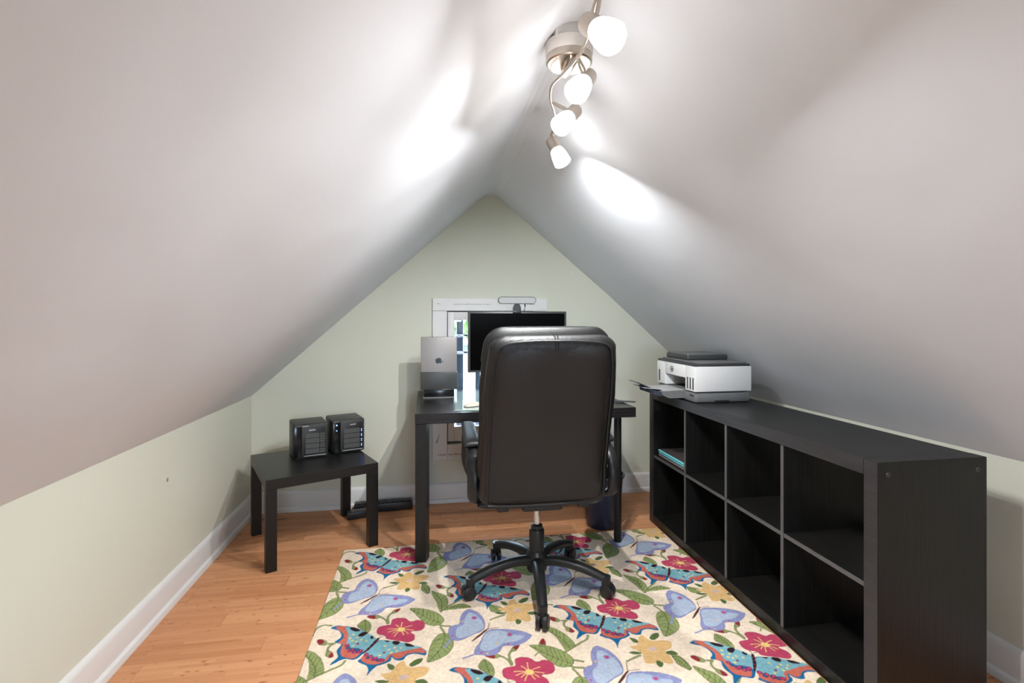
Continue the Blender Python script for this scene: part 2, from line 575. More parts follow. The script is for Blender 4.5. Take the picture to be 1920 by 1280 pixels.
tr = tag(empty('leafy_tree', (.55, 7.0, -3.2)), 'bright green tree seen through the window', 'tree')
q = MB(); q.tube([(0, 0, 0), (.05, 0, 1.8), (0, .05, 3.4), (.1, 0, 4.6)], [.14, .11, .08, .03], 10); q.build('trunk', 'bark', tr)
q = MB()
r3 = random.Random(3)
for k in range(900):
    u = Vector((r3.gauss(0, 1), r3.gauss(0, 1), r3.gauss(0, 1))).normalized() * (r3.random() ** .4)
    c = Vector((u.x * .75, u.y * .75, 4.75 + u.z * .7))
    mm = Matrix.Translation(c) @ Matrix.Rotation(r3.random() * 6.3, 4, 'Z') @ Matrix.Rotation(r3.random() * 3.1, 4, 'X')
    vs_ = [q.bm.verts.new(mm @ Vector(p)) for p in ((0, -.07, 0), (.035, 0, .01), (0, .07, 0), (-.035, 0, .01))]
    q.bm.faces.new(vs_)
lf = q.build('foliage', 'leaf', tr, smooth=False); lf['kind'] = 'stuff'
RUG_PRINT = [
('l','1','dk',9,[(-290,1869),(-302,1845),(-340,1823),(-380,1799),(-411,1782),(-438,1769)]),
('l','1','st',6.5,[(-290,1869),(-302,1845),(-340,1823),(-380,1799),(-411,1782),(-438,1769)]),
('l','1','dk',9,[(456,1767),(479,1756),(498,1744),(543,1724)]),
('l','1','st',6.5,[(456,1767),(479,1756),(498,1744),(543,1724)]),
('l','a','dk',9,[(41,2028),(59,2015),(89,2009)]),
('l','a','st',6.5,[(41,2028),(59,2015),(89,2009)]),
('l','a','dk',9,[(45,2015),(58,1980),(62,1955)]),
('l','a','st',6.5,[(45,2015),(58,1980),(62,1955)]),
('l','1','dk',9,[(-374,2087),(-408,2097),(-433,2076),(-438,2033)]),
('l','1','st',6.5,[(-374,2087),(-408,2097),(-433,2076),(-438,2033)]),
('l','a','dk',9,[(-195,2120),(-169,2094),(-159,2061)]),
('l','a','st',6.5,[(-195,2120),(-169,2094),(-159,2061)]),
('l','a','dk',9,[(-157,2066),(-161,2115),(-145,2145)]),
('l','a','st',6.5,[(-157,2066),(-161,2115),(-145,2145)]),
('l','a','dk',9,[(-371,1975),(-348,1972)]),
('l','a','st',6.5,[(-371,1975),(-348,1972)]),
('l','a','dk',9,[(-343,1975),(-362,1956),(-364,1930)]),
('l','a','st',6.5,[(-343,1975),(-362,1956),(-364,1930)]),
('l','2','dk',9,[(1046,2216),(1019,2183),(968,2144),(943,2112)]),
('l','2','st',6.5,[(1046,2216),(1019,2183),(968,2144),(943,2112)]),
('l','a','dk',9,[(690,1700),(718,1712),(757,1726)]),
('l','a','st',6.5,[(690,1700),(718,1712),(757,1726)]),
('p','a','lf','dk',[(-3,1811),(-2,1848),(11,1917),(38,1964),(65,1969),(85,1951),(93,1908),(87,1873),(66,1841),(35,1821)]),
('l','a','dk',2.2,[(60,1968),(61,1941),(45,1880),(0,1813)]),
('l','a','dk',1.6,[(61,1958),(86,1937)]),
('l','a','dk',1.6,[(61,1958),(16,1921)]),
('l','a','dk',1.6,[(61,1948),(88,1926)]),
('l','a','dk',1.6,[(61,1948),(14,1909)]),
('l','a','dk',1.6,[(59,1933),(85,1882)]),
('l','a','dk',1.6,[(59,1933),(23,1932)]),
('l','a','dk',1.6,[(53,1910),(77,1864)]),
('l','a','dk',1.6,[(53,1910),(14,1909)]),
('l','a','dk',1.6,[(47,1887),(67,1850)]),
('l','a','dk',1.6,[(47,1887),(10,1886)]),
('l','a','dk',1.6,[(33,1863),(41,1828)]),
('l','a','dk',1.6,[(33,1863),(6,1879)]),
('l','a','dk',1.6,[(16,1837),(21,1819)]),
('l','a','dk',1.6,[(16,1837),(-1,1848)]),
('p','a','lf','dk',[(-77,2159),(-41,2156),(4,2137),(42,2103),(63,2061),(53,2032),(22,2021),(-14,2043),(-39,2089),(-59,2125)]),
('l','a','dk',2.2,[(52,2034),(-5,2081),(-76,2157)]),
('l','a','dk',1.6,[(38,2046),(22,2024)]),
('l','a','dk',1.6,[(38,2046),(35,2104)]),
('l','a','dk',1.6,[(23,2057),(6,2033)]),
('l','a','dk',1.6,[(23,2057),(21,2116)]),
('l','a','dk',1.6,[(9,2069),(-9,2043)]),
('l','a','dk',1.6,[(9,2069),(6,2131)]),
('l','a','dk',1.6,[(-5,2081),(-22,2062)]),
('l','a','dk',1.6,[(-5,2081),(-4,2136)]),
('l','a','dk',1.6,[(-22,2099),(-35,2085)]),
('l','a','dk',1.6,[(-22,2099),(-22,2144)]),
('l','a','dk',1.6,[(-40,2118),(-49,2108)]),
('l','a','dk',1.6,[(-40,2118),(-40,2152)]),
('l','a','dk',1.6,[(-58,2138),(-63,2132)]),
('l','a','dk',1.6,[(-58,2138),(-58,2156)]),
('p','a','lf','dk',[(-277,2071),(-266,2097),(-251,2111),(-230,2086),(-222,2051),(-230,2020),(-256,2042)]),
('l','a','dk',2.2,[(-240,2029),(-251,2108)]),
('l','a','dk',1.6,[(-241,2039),(-274,2067)]),
('l','a','dk',1.6,[(-241,2039),(-224,2053)]),
('l','a','dk',1.6,[(-242,2049),(-273,2075)]),
('l','a','dk',1.6,[(-242,2049),(-226,2062)]),
('l','a','dk',1.6,[(-244,2058),(-269,2080)]),
('l','a','dk',1.6,[(-244,2058),(-228,2071)]),
('l','a','dk',1.6,[(-245,2068),(-267,2087)]),
('l','a','dk',1.6,[(-245,2068),(-230,2081)]),
('l','a','dk',1.6,[(-246,2078),(-265,2094)]),
('l','a','dk',1.6,[(-246,2078),(-234,2089)]),
('l','a','dk',1.6,[(-248,2088),(-261,2100)]),
('l','a','dk',1.6,[(-248,2088),(-239,2095)]),
('l','a','dk',1.6,[(-249,2098),(-257,2104)]),
('l','a','dk',1.6,[(-249,2098),(-244,2102)]),
('p','1','lf','dk',[(-439,1921),(-436,1946),(-411,1933),(-379,1894),(-357,1842),(-358,1811),(-388,1790),(-400,1784),(-406,1823),(-413,1867),(-425,1897)]),
('l','1','dk',2.2,[(-381,1792),(-389,1847),(-433,1920)]),
('l','1','dk',1.6,[(-383,1806),(-405,1826)]),
('l','1','dk',1.6,[(-383,1806),(-360,1816)]),
('l','1','dk',1.6,[(-385,1819),(-407,1840)]),
('l','1','dk',1.6,[(-385,1819),(-360,1831)]),
('l','1','dk',1.6,[(-387,1833),(-409,1854)]),
('l','1','dk',1.6,[(-387,1833),(-362,1845)]),
('l','1','dk',1.6,[(-389,1847),(-408,1847)]),
('l','1','dk',1.6,[(-389,1847),(-381,1891)]),
('l','1','dk',1.6,[(-400,1865),(-412,1864)]),
('l','1','dk',1.6,[(-400,1865),(-393,1905)]),
('l','1','dk',1.6,[(-411,1883),(-419,1883)]),
('l','1','dk',1.6,[(-411,1883),(-404,1921)]),
('l','1','dk',1.6,[(-421,1901),(-427,1901)]),
('l','1','dk',1.6,[(-421,1901),(-417,1933)]),
('p','2','lf','dk',[(909,2283),(934,2267),(969,2233),(978,2183),(969,2144),(947,2115),(936,2130),(929,2184),(912,2242)]),
('l','2','dk',2.2,[(947,2118),(948,2201),(911,2278)]),
('l','2','dk',1.6,[(947,2138),(935,2137)]),
('l','2','dk',1.6,[(947,2138),(975,2175)]),
('l','2','dk',1.6,[(947,2159),(933,2157)]),
('l','2','dk',1.6,[(947,2159),(974,2194)]),
('l','2','dk',1.6,[(948,2180),(930,2177)]),
('l','2','dk',1.6,[(948,2180),(971,2211)]),
('l','2','dk',1.6,[(948,2201),(930,2189)]),
('l','2','dk',1.6,[(948,2201),(964,2235)]),
('l','2','dk',1.6,[(939,2220),(923,2209)]),
('l','2','dk',1.6,[(939,2220),(951,2247)]),
('l','2','dk',1.6,[(930,2239),(917,2230)]),
('l','2','dk',1.6,[(930,2239),(939,2261)]),
('l','2','dk',1.6,[(921,2259),(912,2252)]),
('l','2','dk',1.6,[(921,2259),(927,2272)]),
('p','2','lf','dk',[(951,2124),(994,2153),(1042,2158),(1073,2127),(1032,2124),(995,2123)]),
('l','2','dk',2.2,[(956,2126),(1011,2142),(1071,2127)]),
('l','2','dk',1.6,[(970,2130),(975,2140)]),
('l','2','dk',1.6,[(970,2130),(970,2122)]),
('l','2','dk',1.6,[(984,2134),(994,2153)]),
('l','2','dk',1.6,[(984,2134),(984,2123)]),
('l','2','dk',1.6,[(997,2138),(1007,2155)]),
('l','2','dk',1.6,[(997,2138),(998,2124)]),
('l','2','dk',1.6,[(1011,2142),(1023,2157)]),
('l','2','dk',1.6,[(1011,2142),(1007,2123)]),
('l','2','dk',1.6,[(1026,2138),(1042,2157)]),
('l','2','dk',1.6,[(1026,2138),(1023,2124)]),
('l','2','dk',1.6,[(1041,2135),(1052,2147)]),
('l','2','dk',1.6,[(1041,2135),(1039,2123)]),
('l','2','dk',1.6,[(1056,2131),(1063,2139)]),
('p','2','lf','dk',[(863,2347),(886,2343),(900,2310),(899,2266),(876,2288),(865,2320)]),
('l','2','dk',2.2,[(898,2270),(883,2305),(865,2345)]),
('l','2','dk',1.6,[(894,2279),(899,2290)]),
('l','2','dk',1.6,[(891,2287),(883,2282)]),
('l','2','dk',1.6,[(891,2287),(900,2310)]),
('l','2','dk',1.6,[(887,2296),(876,2289)]),
('l','2','dk',1.6,[(887,2296),(897,2319)]),
('l','2','dk',1.6,[(883,2305),(872,2297)]),
('l','2','dk',1.6,[(883,2305),(892,2328)]),
('l','2','dk',1.6,[(878,2315),(869,2308)]),
('l','2','dk',1.6,[(878,2315),(888,2338)]),
('l','2','dk',1.6,[(874,2325),(865,2318)]),
('l','2','dk',1.6,[(874,2325),(881,2342)]),
('l','2','dk',1.6,[(869,2335),(874,2346)]),
('p','1','lf','dk',[(865,1698),(886,1692),(896,1666),(893,1622),(875,1637),(862,1663)]),
('l','1','dk',2.2,[(865,1696),(880,1664),(892,1624)]),
('l','1','dk',1.6,[(869,1688),(881,1693)]),
('l','1','dk',1.6,[(869,1688),(864,1679)]),
('l','1','dk',1.6,[(873,1680),(888,1686)]),
('l','1','dk',1.6,[(873,1680),(863,1663)]),
('l','1','dk',1.6,[(877,1672),(890,1678)]),
('l','1','dk',1.6,[(877,1672),(866,1656)]),
('l','1','dk',1.6,[(880,1664),(893,1669)]),
('l','1','dk',1.6,[(880,1664),(870,1650)]),
('l','1','dk',1.6,[(883,1654),(895,1658)]),
('l','1','dk',1.6,[(883,1654),(873,1640)]),
('l','1','dk',1.6,[(886,1644),(894,1647)]),
('l','1','dk',1.6,[(886,1644),(879,1634)]),
('l','1','dk',1.6,[(889,1634),(885,1629)]),
('p','2','lf','dk',[(1150,2134),(1174,2123),(1198,2106),(1202,2086),(1172,2073),(1147,2088)]),
('l','2','dk',2.2,[(1200,2086),(1171,2104),(1151,2132)]),
('l','2','dk',1.6,[(1193,2090),(1176,2075)]),
('l','2','dk',1.6,[(1193,2090),(1199,2105)]),
('l','2','dk',1.6,[(1186,2095),(1167,2077)]),
('l','2','dk',1.6,[(1186,2095),(1191,2109)]),
('l','2','dk',1.6,[(1178,2099),(1159,2082)]),
('l','2','dk',1.6,[(1178,2099),(1185,2116)]),
('l','2','dk',1.6,[(1171,2104),(1150,2088)]),
('l','2','dk',1.6,[(1171,2104),(1178,2119)]),
('l','2','dk',1.6,[(1166,2111),(1149,2098)]),
('l','2','dk',1.6,[(1166,2111),(1172,2123)]),
('l','2','dk',1.6,[(1161,2118),(1149,2109)]),
('l','2','dk',1.6,[(1161,2118),(1166,2128)]),
('l','2','dk',1.6,[(1156,2125),(1148,2119)]),
('p','a','st','dk',[(-414,1996),(-408,2009),(-387,2001),(-372,1980),(-380,1968),(-401,1974)]),
('p','a','bd',None,[(-414,1996),(-408,2009),(-393,2002),(-386,1982),(-401,1976)]),
('p','a','st','dk',[(-367,1913),(-363,1934),(-345,1922),(-335,1899),(-347,1891),(-362,1902)]),
('p','a','bd',None,[(-351,1915),(-345,1922),(-335,1899),(-347,1891),(-354,1900)]),
('p','a','st','dk',[(-248,2129),(-228,2138),(-200,2132),(-192,2114),(-212,2107),(-231,2113)]),
('p','a','bd',None,[(-248,2129),(-228,2138),(-213,2129),(-213,2110),(-231,2113)]),
('p','a','st','dk',[(-148,2145),(-136,2163),(-114,2167),(-126,2142),(-141,2133)]),
('p','a','bd',None,[(-138,2158),(-114,2167),(-129,2142)]),
('p','2','st','dk',[(405,1843),(427,1876),(434,1847),(420,1829)]),
('p','2','bd',None,[(412,1855),(428,1877),(434,1847),(416,1841)]),
('l','2','st',6,[(414,1832),(397,1804),(377,1782)]),
('p','a','dl',None,[(752,1826),(774,1815),(778,1793),(760,1796)]),
('p','a','dl',None,[(828,1813),(851,1833),(874,1835),(865,1812),(837,1797)]),
('p','a','dl',None,[(717,1746),(742,1748),(767,1735),(738,1731)]),
('p','a','dl',None,[(847,1724),(876,1730),(892,1710),(864,1708)]),
('p','a','dl',None,[(798,1690),(815,1675),(807,1658),(795,1654),(791,1671)]),
('p','a','oc',None,[(734,1778),(766,1782),(787,1820),(809,1831),(819,1805),(838,1793),(875,1791),(897,1778),(885,1749),(850,1728),(857,1705),(853,1669),(829,1667),(802,1689),(787,1676),(755,1683),(760,1713),(762,1738),(740,1764)]),
('p','a','lc',None,[(796,1750),(808,1760),(823,1759),(827,1747),(813,1738),(799,1741)]),
('p','a','pk','pd',[(-198,2023),(-192,2049),(-166,2057),(-148,2060),(-144,2090),(-123,2100),(-92,2092),(-70,2067),(-42,2073),(-17,2054),(-14,2022),(-32,2000),(-67,1998),(-52,1974),(-54,1946),(-77,1936),(-114,1951),(-156,1968),(-163,1988),(-190,2002)]),
('l','a','ye',3.2,[(-107,2020),(-131,2018),(-155,2010)]),
('l','a','ye',3.2,[(-107,2020),(-132,2028),(-158,2031)]),
('l','a','ye',3.2,[(-107,2020),(-118,2003),(-129,1980)]),
('l','a','ye',3.2,[(-107,2020),(-100,2003),(-93,1981)]),
('l','a','ye',3.2,[(-107,2020),(-81,2016),(-56,2006)]),
('l','a','ye',3.2,[(-107,2020),(-85,2033),(-63,2039)]),
('l','a','ye',3.2,[(-107,2020),(-105,2047),(-103,2069)]),
('l','a','ye',3.2,[(-107,2020),(-117,2040),(-128,2054)]),
('l','a','ye',3.2,[(-107,2020),(-122,2012),(-138,1998)]),
('l','a','ye',3.2,[(-107,2020),(-91,2007),(-76,1988)]),
('p','a','ye',None,[(-120,2022),(-110,2033),(-94,2028),(-91,2012),(-103,2006),(-115,2010)]),
('l','a','vi',7,[(163,1825),(143,1819),(119,1811)]),
('l','a','vi',8,[(84,1926),(71,1905),(58,1880)]),
('p','a','vi','vd',[(218,1979),(222,2025),(210,2070),(185,2104),(163,2115),(139,2092),(126,2056),(120,2020),(97,2014),(79,1997),(75,1963),(84,1928),(107,1914),(133,1920),(171,1942),(202,1956)]),
('p','a','vi','vd',[(230,1959),(264,1962),(317,1950),(357,1933),(388,1906),(387,1892),(356,1864),(321,1850),(274,1855),(260,1831),(238,1813),(209,1811),(185,1820),(163,1825),(169,1859),(190,1892),(205,1927)]),
('p','a','pa',None,[(214,1979),(213,2016),(201,2049),(183,2080),(164,2088),(150,2063),(137,2013),(114,1996),(104,1968),(108,1933),(134,1929),(171,1947),(200,1962)]),
('p','a','pa',None,[(228,1950),(262,1951),(294,1941),(318,1918),(355,1907),(356,1892),(320,1875),(278,1871),(249,1851),(213,1839),(188,1852),(195,1886),(211,1926)]),
('d','a','vi',13,[(183,2050)]),
('d','a','rs',8,[(183,2050)]),
('d','a','vi',13,[(308,1920)]),
('d','a','rs',8,[(308,1920)]),
('d','a','rs',4.5,[(91,1948),(294,1863),(190,1830)]),
('d','a','oc',5,[(135,2034),(211,1824),(252,1875)]),
('l','a','br',[4,9,10,4],[(233,1972),(214,1954),(187,1927),(160,1902)]),
('l','a','br',2.6,[(230,1974),(241,2012)]),
('l','a','br',2.6,[(234,1970),(274,1970)]),
('p','a','bl',None,[(-377,2072),(-356,2085),(-322,2077),(-285,2062),(-259,2043),(-230,2018),(-206,1990),(-197,1970),(-228,1903),(-258,1868),(-291,1877),(-309,1872),(-321,1862),(-341,1851),(-333,1870),(-321,1893),(-331,1929),(-321,1963),(-348,1981),(-331,2001),(-330,2025),(-345,2052)]),
('p','a','bl',None,[(-192,1960),(-164,1962),(-120,1948),(-76,1927),(-30,1899),(-9,1875),(-11,1850),(-46,1864),(-74,1860),(-92,1836),(-119,1845),(-130,1861),(-132,1841),(-153,1828),(-178,1820),(-194,1799),(-207,1775),(-205,1801),(-213,1826),(-247,1856),(-237,1871),(-227,1899),(-208,1926)]),
('p','a','rd',None,[(-358,2078),(-322,2076),(-298,2034),(-299,2001),(-293,1958),(-289,1930),(-269,1910),(-244,1906),(-261,1877),(-293,1885),(-313,1904),(-316,1944),(-315,1966),(-333,1974),(-318,2004),(-327,2034),(-349,2061)]),
('p','a','rd',None,[(-30,1897),(-12,1872),(-18,1862),(-46,1872),(-74,1869),(-95,1851),(-117,1851),(-132,1870),(-146,1843),(-179,1830),(-206,1835),(-236,1862),(-226,1890),(-188,1862),(-155,1857),(-143,1876),(-102,1887),(-75,1895)]),
('p','a','tq',None,[(-321,2070),(-285,2059),(-229,2016),(-198,1975),(-231,1908),(-255,1929),(-290,1940),(-301,1969),(-301,2015),(-314,2049)]),
('p','a','tq',None,[(-189,1958),(-149,1958),(-105,1942),(-62,1918),(-26,1898),(-75,1890),(-105,1884),(-140,1876),(-154,1851),(-183,1864),(-224,1900),(-206,1930)]),
('d','a','pu',9,[(-297,1953)]),
('d','a','rs',6,[(-297,1953)]),
('d','a','pu',9,[(-292,1938)]),
('d','a','bl',6,[(-292,1938)]),
('d','a','pu',9,[(-283,1921)]),
('d','a','rs',6,[(-283,1921)]),
('d','a','pu',9,[(-274,1924)]),
('d','a','pk',6,[(-274,1924)]),
('d','a','pu',9,[(-265,1909)]),
('d','a','rs',6,[(-265,1909)]),
('d','a','pu',9,[(-257,1921)]),
('d','a','bl',6,[(-257,1921)]),
('d','a','pu',9,[(-250,1909)]),
('d','a','rs',6,[(-250,1909)]),
('d','a','pu',9,[(-243,1914)]),
('d','a','pk',6,[(-243,1914)]),
('d','a','pu',9,[(-221,1889)]),
('d','a','rs',6,[(-221,1889)]),
('d','a','pu',9,[(-213,1871)]),
('d','a','bl',6,[(-213,1871)]),
('d','a','pu',9,[(-204,1876)]),
('d','a','rs',6,[(-204,1876)]),
('d','a','pu',9,[(-193,1859)]),
('d','a','pk',6,[(-193,1859)]),
('d','a','pu',9,[(-187,1864)]),
('d','a','rs',6,[(-187,1864)]),
('d','a','pu',9,[(-177,1852)]),
('d','a','bl',6,[(-177,1852)]),
('d','a','pu',9,[(-169,1852)]),
('d','a','rs',6,[(-169,1852)]),
('d','a','pu',9,[(-162,1849)]),
('d','a','pk',6,[(-162,1849)]),
('p','a','bk',None,[(-302,2066),(-282,2059),(-261,2039),(-278,2035),(-298,2050)]),
('p','a','bk',None,[(-265,2009),(-251,2026),(-230,2020),(-250,1998)]),
('p','a','bk',None,[(-219,1987),(-213,1999),(-205,1983),(-212,1977)]),
('p','a','bk',None,[(-164,1960),(-144,1956),(-151,1948)]),
('p','a','bk',None,[(-130,1953),(-105,1944),(-113,1926),(-131,1935)]),
('p','a','bk',None,[(-86,1932),(-65,1923),(-51,1907),(-81,1913)]),
('d','a','yd',5,[(-284,2017),(-267,1995),(-282,1979),(-251,1979),(-230,1968),(-275,1948),(-293,1995),(-158,1927),(-142,1904),(-123,1912),(-114,1893),(-101,1906),(-133,1885),(-173,1877),(-267,1972)]),
('d','a','bd',5.5,[(-260,1957),(-159,1890)]),
('l','a','bk',[9,12,11,5],[(-186,1980),(-197,1956),(-216,1923),(-235,1896)]),
('d','a','bd',3.5,[(-192,1964),(-202,1948),(-213,1929),(-223,1913)]),
('l','a','bk',2.2,[(-184,1984),(-184,2002)]),
('l','a','bk',2.2,[(-184,1982),(-161,1987)]),
]

# ------------------------------------------------------------------ rug: printed pile, colour stored per vertex
RX0, RX1, RY0, RY1, RZ = -.437, 1.316, .45, 2.765, .007
RC = {k: lin(v) for k, v in dict(dk=(62, 72, 36), st=(142, 150, 98), lf=(146, 158, 100), bd=(140, 48, 52), dl=(88, 106, 60),
      oc=(220, 180, 122), lc=(205, 180, 175), pk=(186, 70, 98), pd=(160, 52, 82), ye=(240, 205, 130), vi=(142, 146, 186), vd=(116, 118, 156),
      pa=(174, 186, 204), rs=(188, 72, 110), br=(82, 50, 50), bl=(28, 102, 146), rd=(198, 106, 88), tq=(124, 174, 184), pu=(86, 40, 84),
      bk=(48, 30, 34), yd=(228, 206, 128), cream=(240, 220, 196)).items()}
def rug_canvas(res):
    nx, ny = int(round((RX1 - RX0) / res)), int(round((RY1 - RY0) / res))
    C = np.empty((ny, nx, 3), np.float32)
    C[:] = RC['cream']
    def fill(pts, col):
        P = np.asarray(pts, np.float64)
        lo = P.min(0); hi = P.max(0)
        i0 = max(0, int((lo[0] - RX0) / res)); i1 = min(nx, int((hi[0] - RX0) / res) + 2)
        j0 = max(0, int((lo[1] - RY0) / res)); j1 = min(ny, int((hi[1] - RY0) / res) + 2)
        if i1 <= i0 or j1 <= j0:
            return
        xs = RX0 + (np.arange(i0, i1) + .5) * res
        ys = RY0 + (np.arange(j0, j1) + .5) * res
        ins = np.zeros((len(ys), len(xs)), bool)
        Q = np.roll(P, -1, 0)
        for (ax, ay), (bx, by) in zip(P, Q):
            if ay == by:
                continue
            m = (ay > ys) != (by > ys)
            if not m.any():
                continue
            xc = ax + (ys[m] - ay) * (bx - ax) / (by - ay)
            ins[m] ^= xs[None, :] < xc[:, None]
        C[j0:j1, i0:i1][ins] = col
    def stroke(path, ws, col):
        P = np.asarray(path, np.float64)
        T = np.gradient(P, axis=0)
        T /= np.linalg.norm(T, axis=1)[:, None] + 1e-9
        Nn = np.stack([-T[:, 1], T[:, 0]], 1)
        ws = np.asarray(ws)[:, None] / 2
        fill(np.concatenate([P + Nn * ws, (P - Nn * ws)[::-1]]), col)
    for kind, who, col, arg, pts in RUG_PRINT:
        P = [(x / 1000, y / 1000) for x, y in pts]
        if kind == 'p':
            P = catmull(P, 4, True)
        elif kind == 'l':
            n = len(P)
            P2 = catmull(P, 5) if n > 2 else P
            w = arg if isinstance(arg, (list, tuple)) else [arg] * n
            W = np.interp(np.linspace(0, n - 1, len(P2)), range(n), w) / 1000
            P = P2
        P = np.asarray(P)
        for i in range(-4, 5):
            if (who == '1' and i % 2) or (who == '2' and i % 2):
                continue
            for j in range(-4, 4):
                T = np.array((i * .447, (i % 2) * .325 + j * .64))
                if kind == 'd':
                    for p in P:
                        c = p + T
                        if RX0 - .05 < c[0] < RX1 + .05 and RY0 - .05 < c[1] < RY1 + .05:
                            a = np.linspace(0, 2 * np.pi, 11)[:-1]
                            fill(np.stack([c[0] + np.cos(a) * arg / 1000, c[1] + np.sin(a) * arg / 1000], 1), RC[col])
                    continue
                S = P + T
                if S[:, 0].max() < RX0 or S[:, 0].min() > RX1 or S[:, 1].max() < RY0 or S[:, 1].min() > RY1:
                    continue
                if kind == 'p':
                    if arg:
                        fill(S, RC[arg])
                        c = S.mean(0)
                        d = S - c
                        k = 1 - .0022 / np.maximum(.012, np.linalg.norm(d, axis=1))[:, None]
                        fill(c + d * k, RC[col])
                    else:
                        fill(S, RC[col])
                else:
                    stroke(S, W, RC[col])
    return C
CR = .00125
canvas = rug_canvas(CR)
# box blur by two cells so that the vertex grid does not alias
k_ = canvas.copy()
k_[:, 1:] += canvas[:, :-1]; k_[:, 0] += canvas[:, 0]
k_ /= 2
canvas = k_.copy()
canvas[1:] += k_[:-1]; canvas[0] += k_[0]
canvas /= 2
def rug():
    gx = np.linspace(RX0, RX1, int((RX1 - RX0) / .0026) + 1)
    gy = np.concatenate([np.arange(RY0, 1.35, .006), np.arange(1.35, RY1, .0026), [RY1]])
    nx, ny = len(gx), len(gy)
    X, Y = np.meshgrid(gx, gy)
    edge = np.minimum(np.minimum(X - RX0, RX1 - X), np.minimum(Y - RY0, RY1 - Y))
    Z = RZ - .004 * np.clip(1 - edge / .006, 0, 1) ** 2
    co = np.stack([X, Y, Z], -1).reshape(-1, 3)
    ci = np.clip(((gx - RX0) / CR).astype(int), 0, canvas.shape[1] - 1)
    cj = np.clip(((gy - RY0) / CR).astype(int), 0, canvas.shape[0] - 1)
    colr = canvas[np.ix_(cj, ci)].reshape(-1, 3)
    idx = np.arange(nx * ny).reshape(ny, nx)
    quads = np.stack([idx[:-1, :-1], idx[:-1, 1:], idx[1:, 1:], idx[1:, :-1]], -1).reshape(-1, 4)
    # skirt down to the floor
    ring = np.concatenate([idx[0, :], idx[1:, -1], idx[-1, -2::-1], idx[-2:0:-1, 0]])
    base = co[ring].copy(); base[:, 2] = 0
    off = len(co)
    co = np.concatenate([co, base]); colr = np.concatenate([colr, np.tile(np.array(lin((205, 178, 145)), np.float32), (len(ring), 1))])
    n = len(ring)
    a = np.arange(n); b2 = (a + 1) % n
    sk = np.stack([ring[a], off + a, off + b2, ring[b2]], -1)
    quads = np.concatenate([quads, sk])
    me = bpy.data.meshes.new('area_rug')
    me.vertices.add(len(co)); me.vertices.foreach_set('co', co.astype(np.float32).ravel())
    me.loops.add(quads.size); me.loops.foreach_set('vertex_index', quads.astype(np.int32).ravel())
    me.polygons.add(len(quads))
    me.polygons.foreach_set('loop_start', np.arange(0, quads.size, 4, dtype=np.int32))
    me.update(calc_edges=True)
    at = me.color_attributes.new('print', 'FLOAT_COLOR', 'POINT')
    c4 = np.ones((len(co), 4), np.float32); c4[:, :3] = colr
    at.data.foreach_set('color', c4.ravel())
    m = bpy.data.materials.new('printed_rug_pile'); m.use_nodes = True
    nt = m.node_tree; bs = nt.nodes['Principled BSDF']
    av = nt.nodes.new('ShaderNodeAttribute'); av.attribute_name = 'print'
    tc = nt.nodes.new('ShaderNodeTexCoord')
    nz = nt.nodes.new('ShaderNodeTexNoise'); nz.inputs['Scale'].default_value = 90; nz.inputs['Detail'].default_value = 6
    n2 = nt.nodes.new('ShaderNodeTexNoise'); n2.inputs['Scale'].default_value = 9; n2.inputs['Detail'].default_value = 4
    nt.links.new(tc.outputs['Object'], nz.inputs[0]); nt.links.new(tc.outputs['Object'], n2.inputs[0])
    ml = nt.nodes.new('ShaderNodeMix'); ml.data_type = 'FLOAT'; ml.inputs[0].default_value = .4
    nt.links.new(nz.outputs[0], ml.inputs[2]); nt.links.new(n2.outputs[0], ml.inputs[3])
    rp = nt.nodes.new('ShaderNodeValToRGB')
    rp.color_ramp.elements[0].position = .25; rp.color_ramp.elements[0].color = (.40, .38, .40, 1)
    rp.color_ramp.elements[1].position = .68; rp.color_ramp.elements[1].color = (1, 1, 1, 1)
    nt.links.new(ml.outputs[0], rp.inputs[0])
    mu = nt.nodes.new('ShaderNodeMix'); mu.data_type = 'RGBA'; mu.blend_type = 'MULTIPLY'; mu.inputs[0].default_value = .62
    nt.links.new(av.outputs['Color'], mu.inputs[6]); nt.links.new(rp.outputs[0], mu.inputs[7])
    nt.links.new(mu.outputs[2], bs.inputs['Base Color'])
    bs.inputs['Roughness'].default_value = .95
    bs.inputs['Specular IOR Level'].default_value = .1
    bp = nt.nodes.new('ShaderNodeBump'); bp.inputs['Strength'].default_value = .35; bp.inputs['Distance'].default_value = .003
    nt.links.new(nz.outputs[0], bp.inputs['Height']); nt.links.new(bp.outputs[0], bs.inputs['Normal'])
    me.materials.append(m)
    o = bpy.data.objects.new('area_rug', me); COL.objects.link(o)
    return tag(o, 'cream rug printed with butterflies, pink and yellow flowers and leaves', 'rug')
rug()

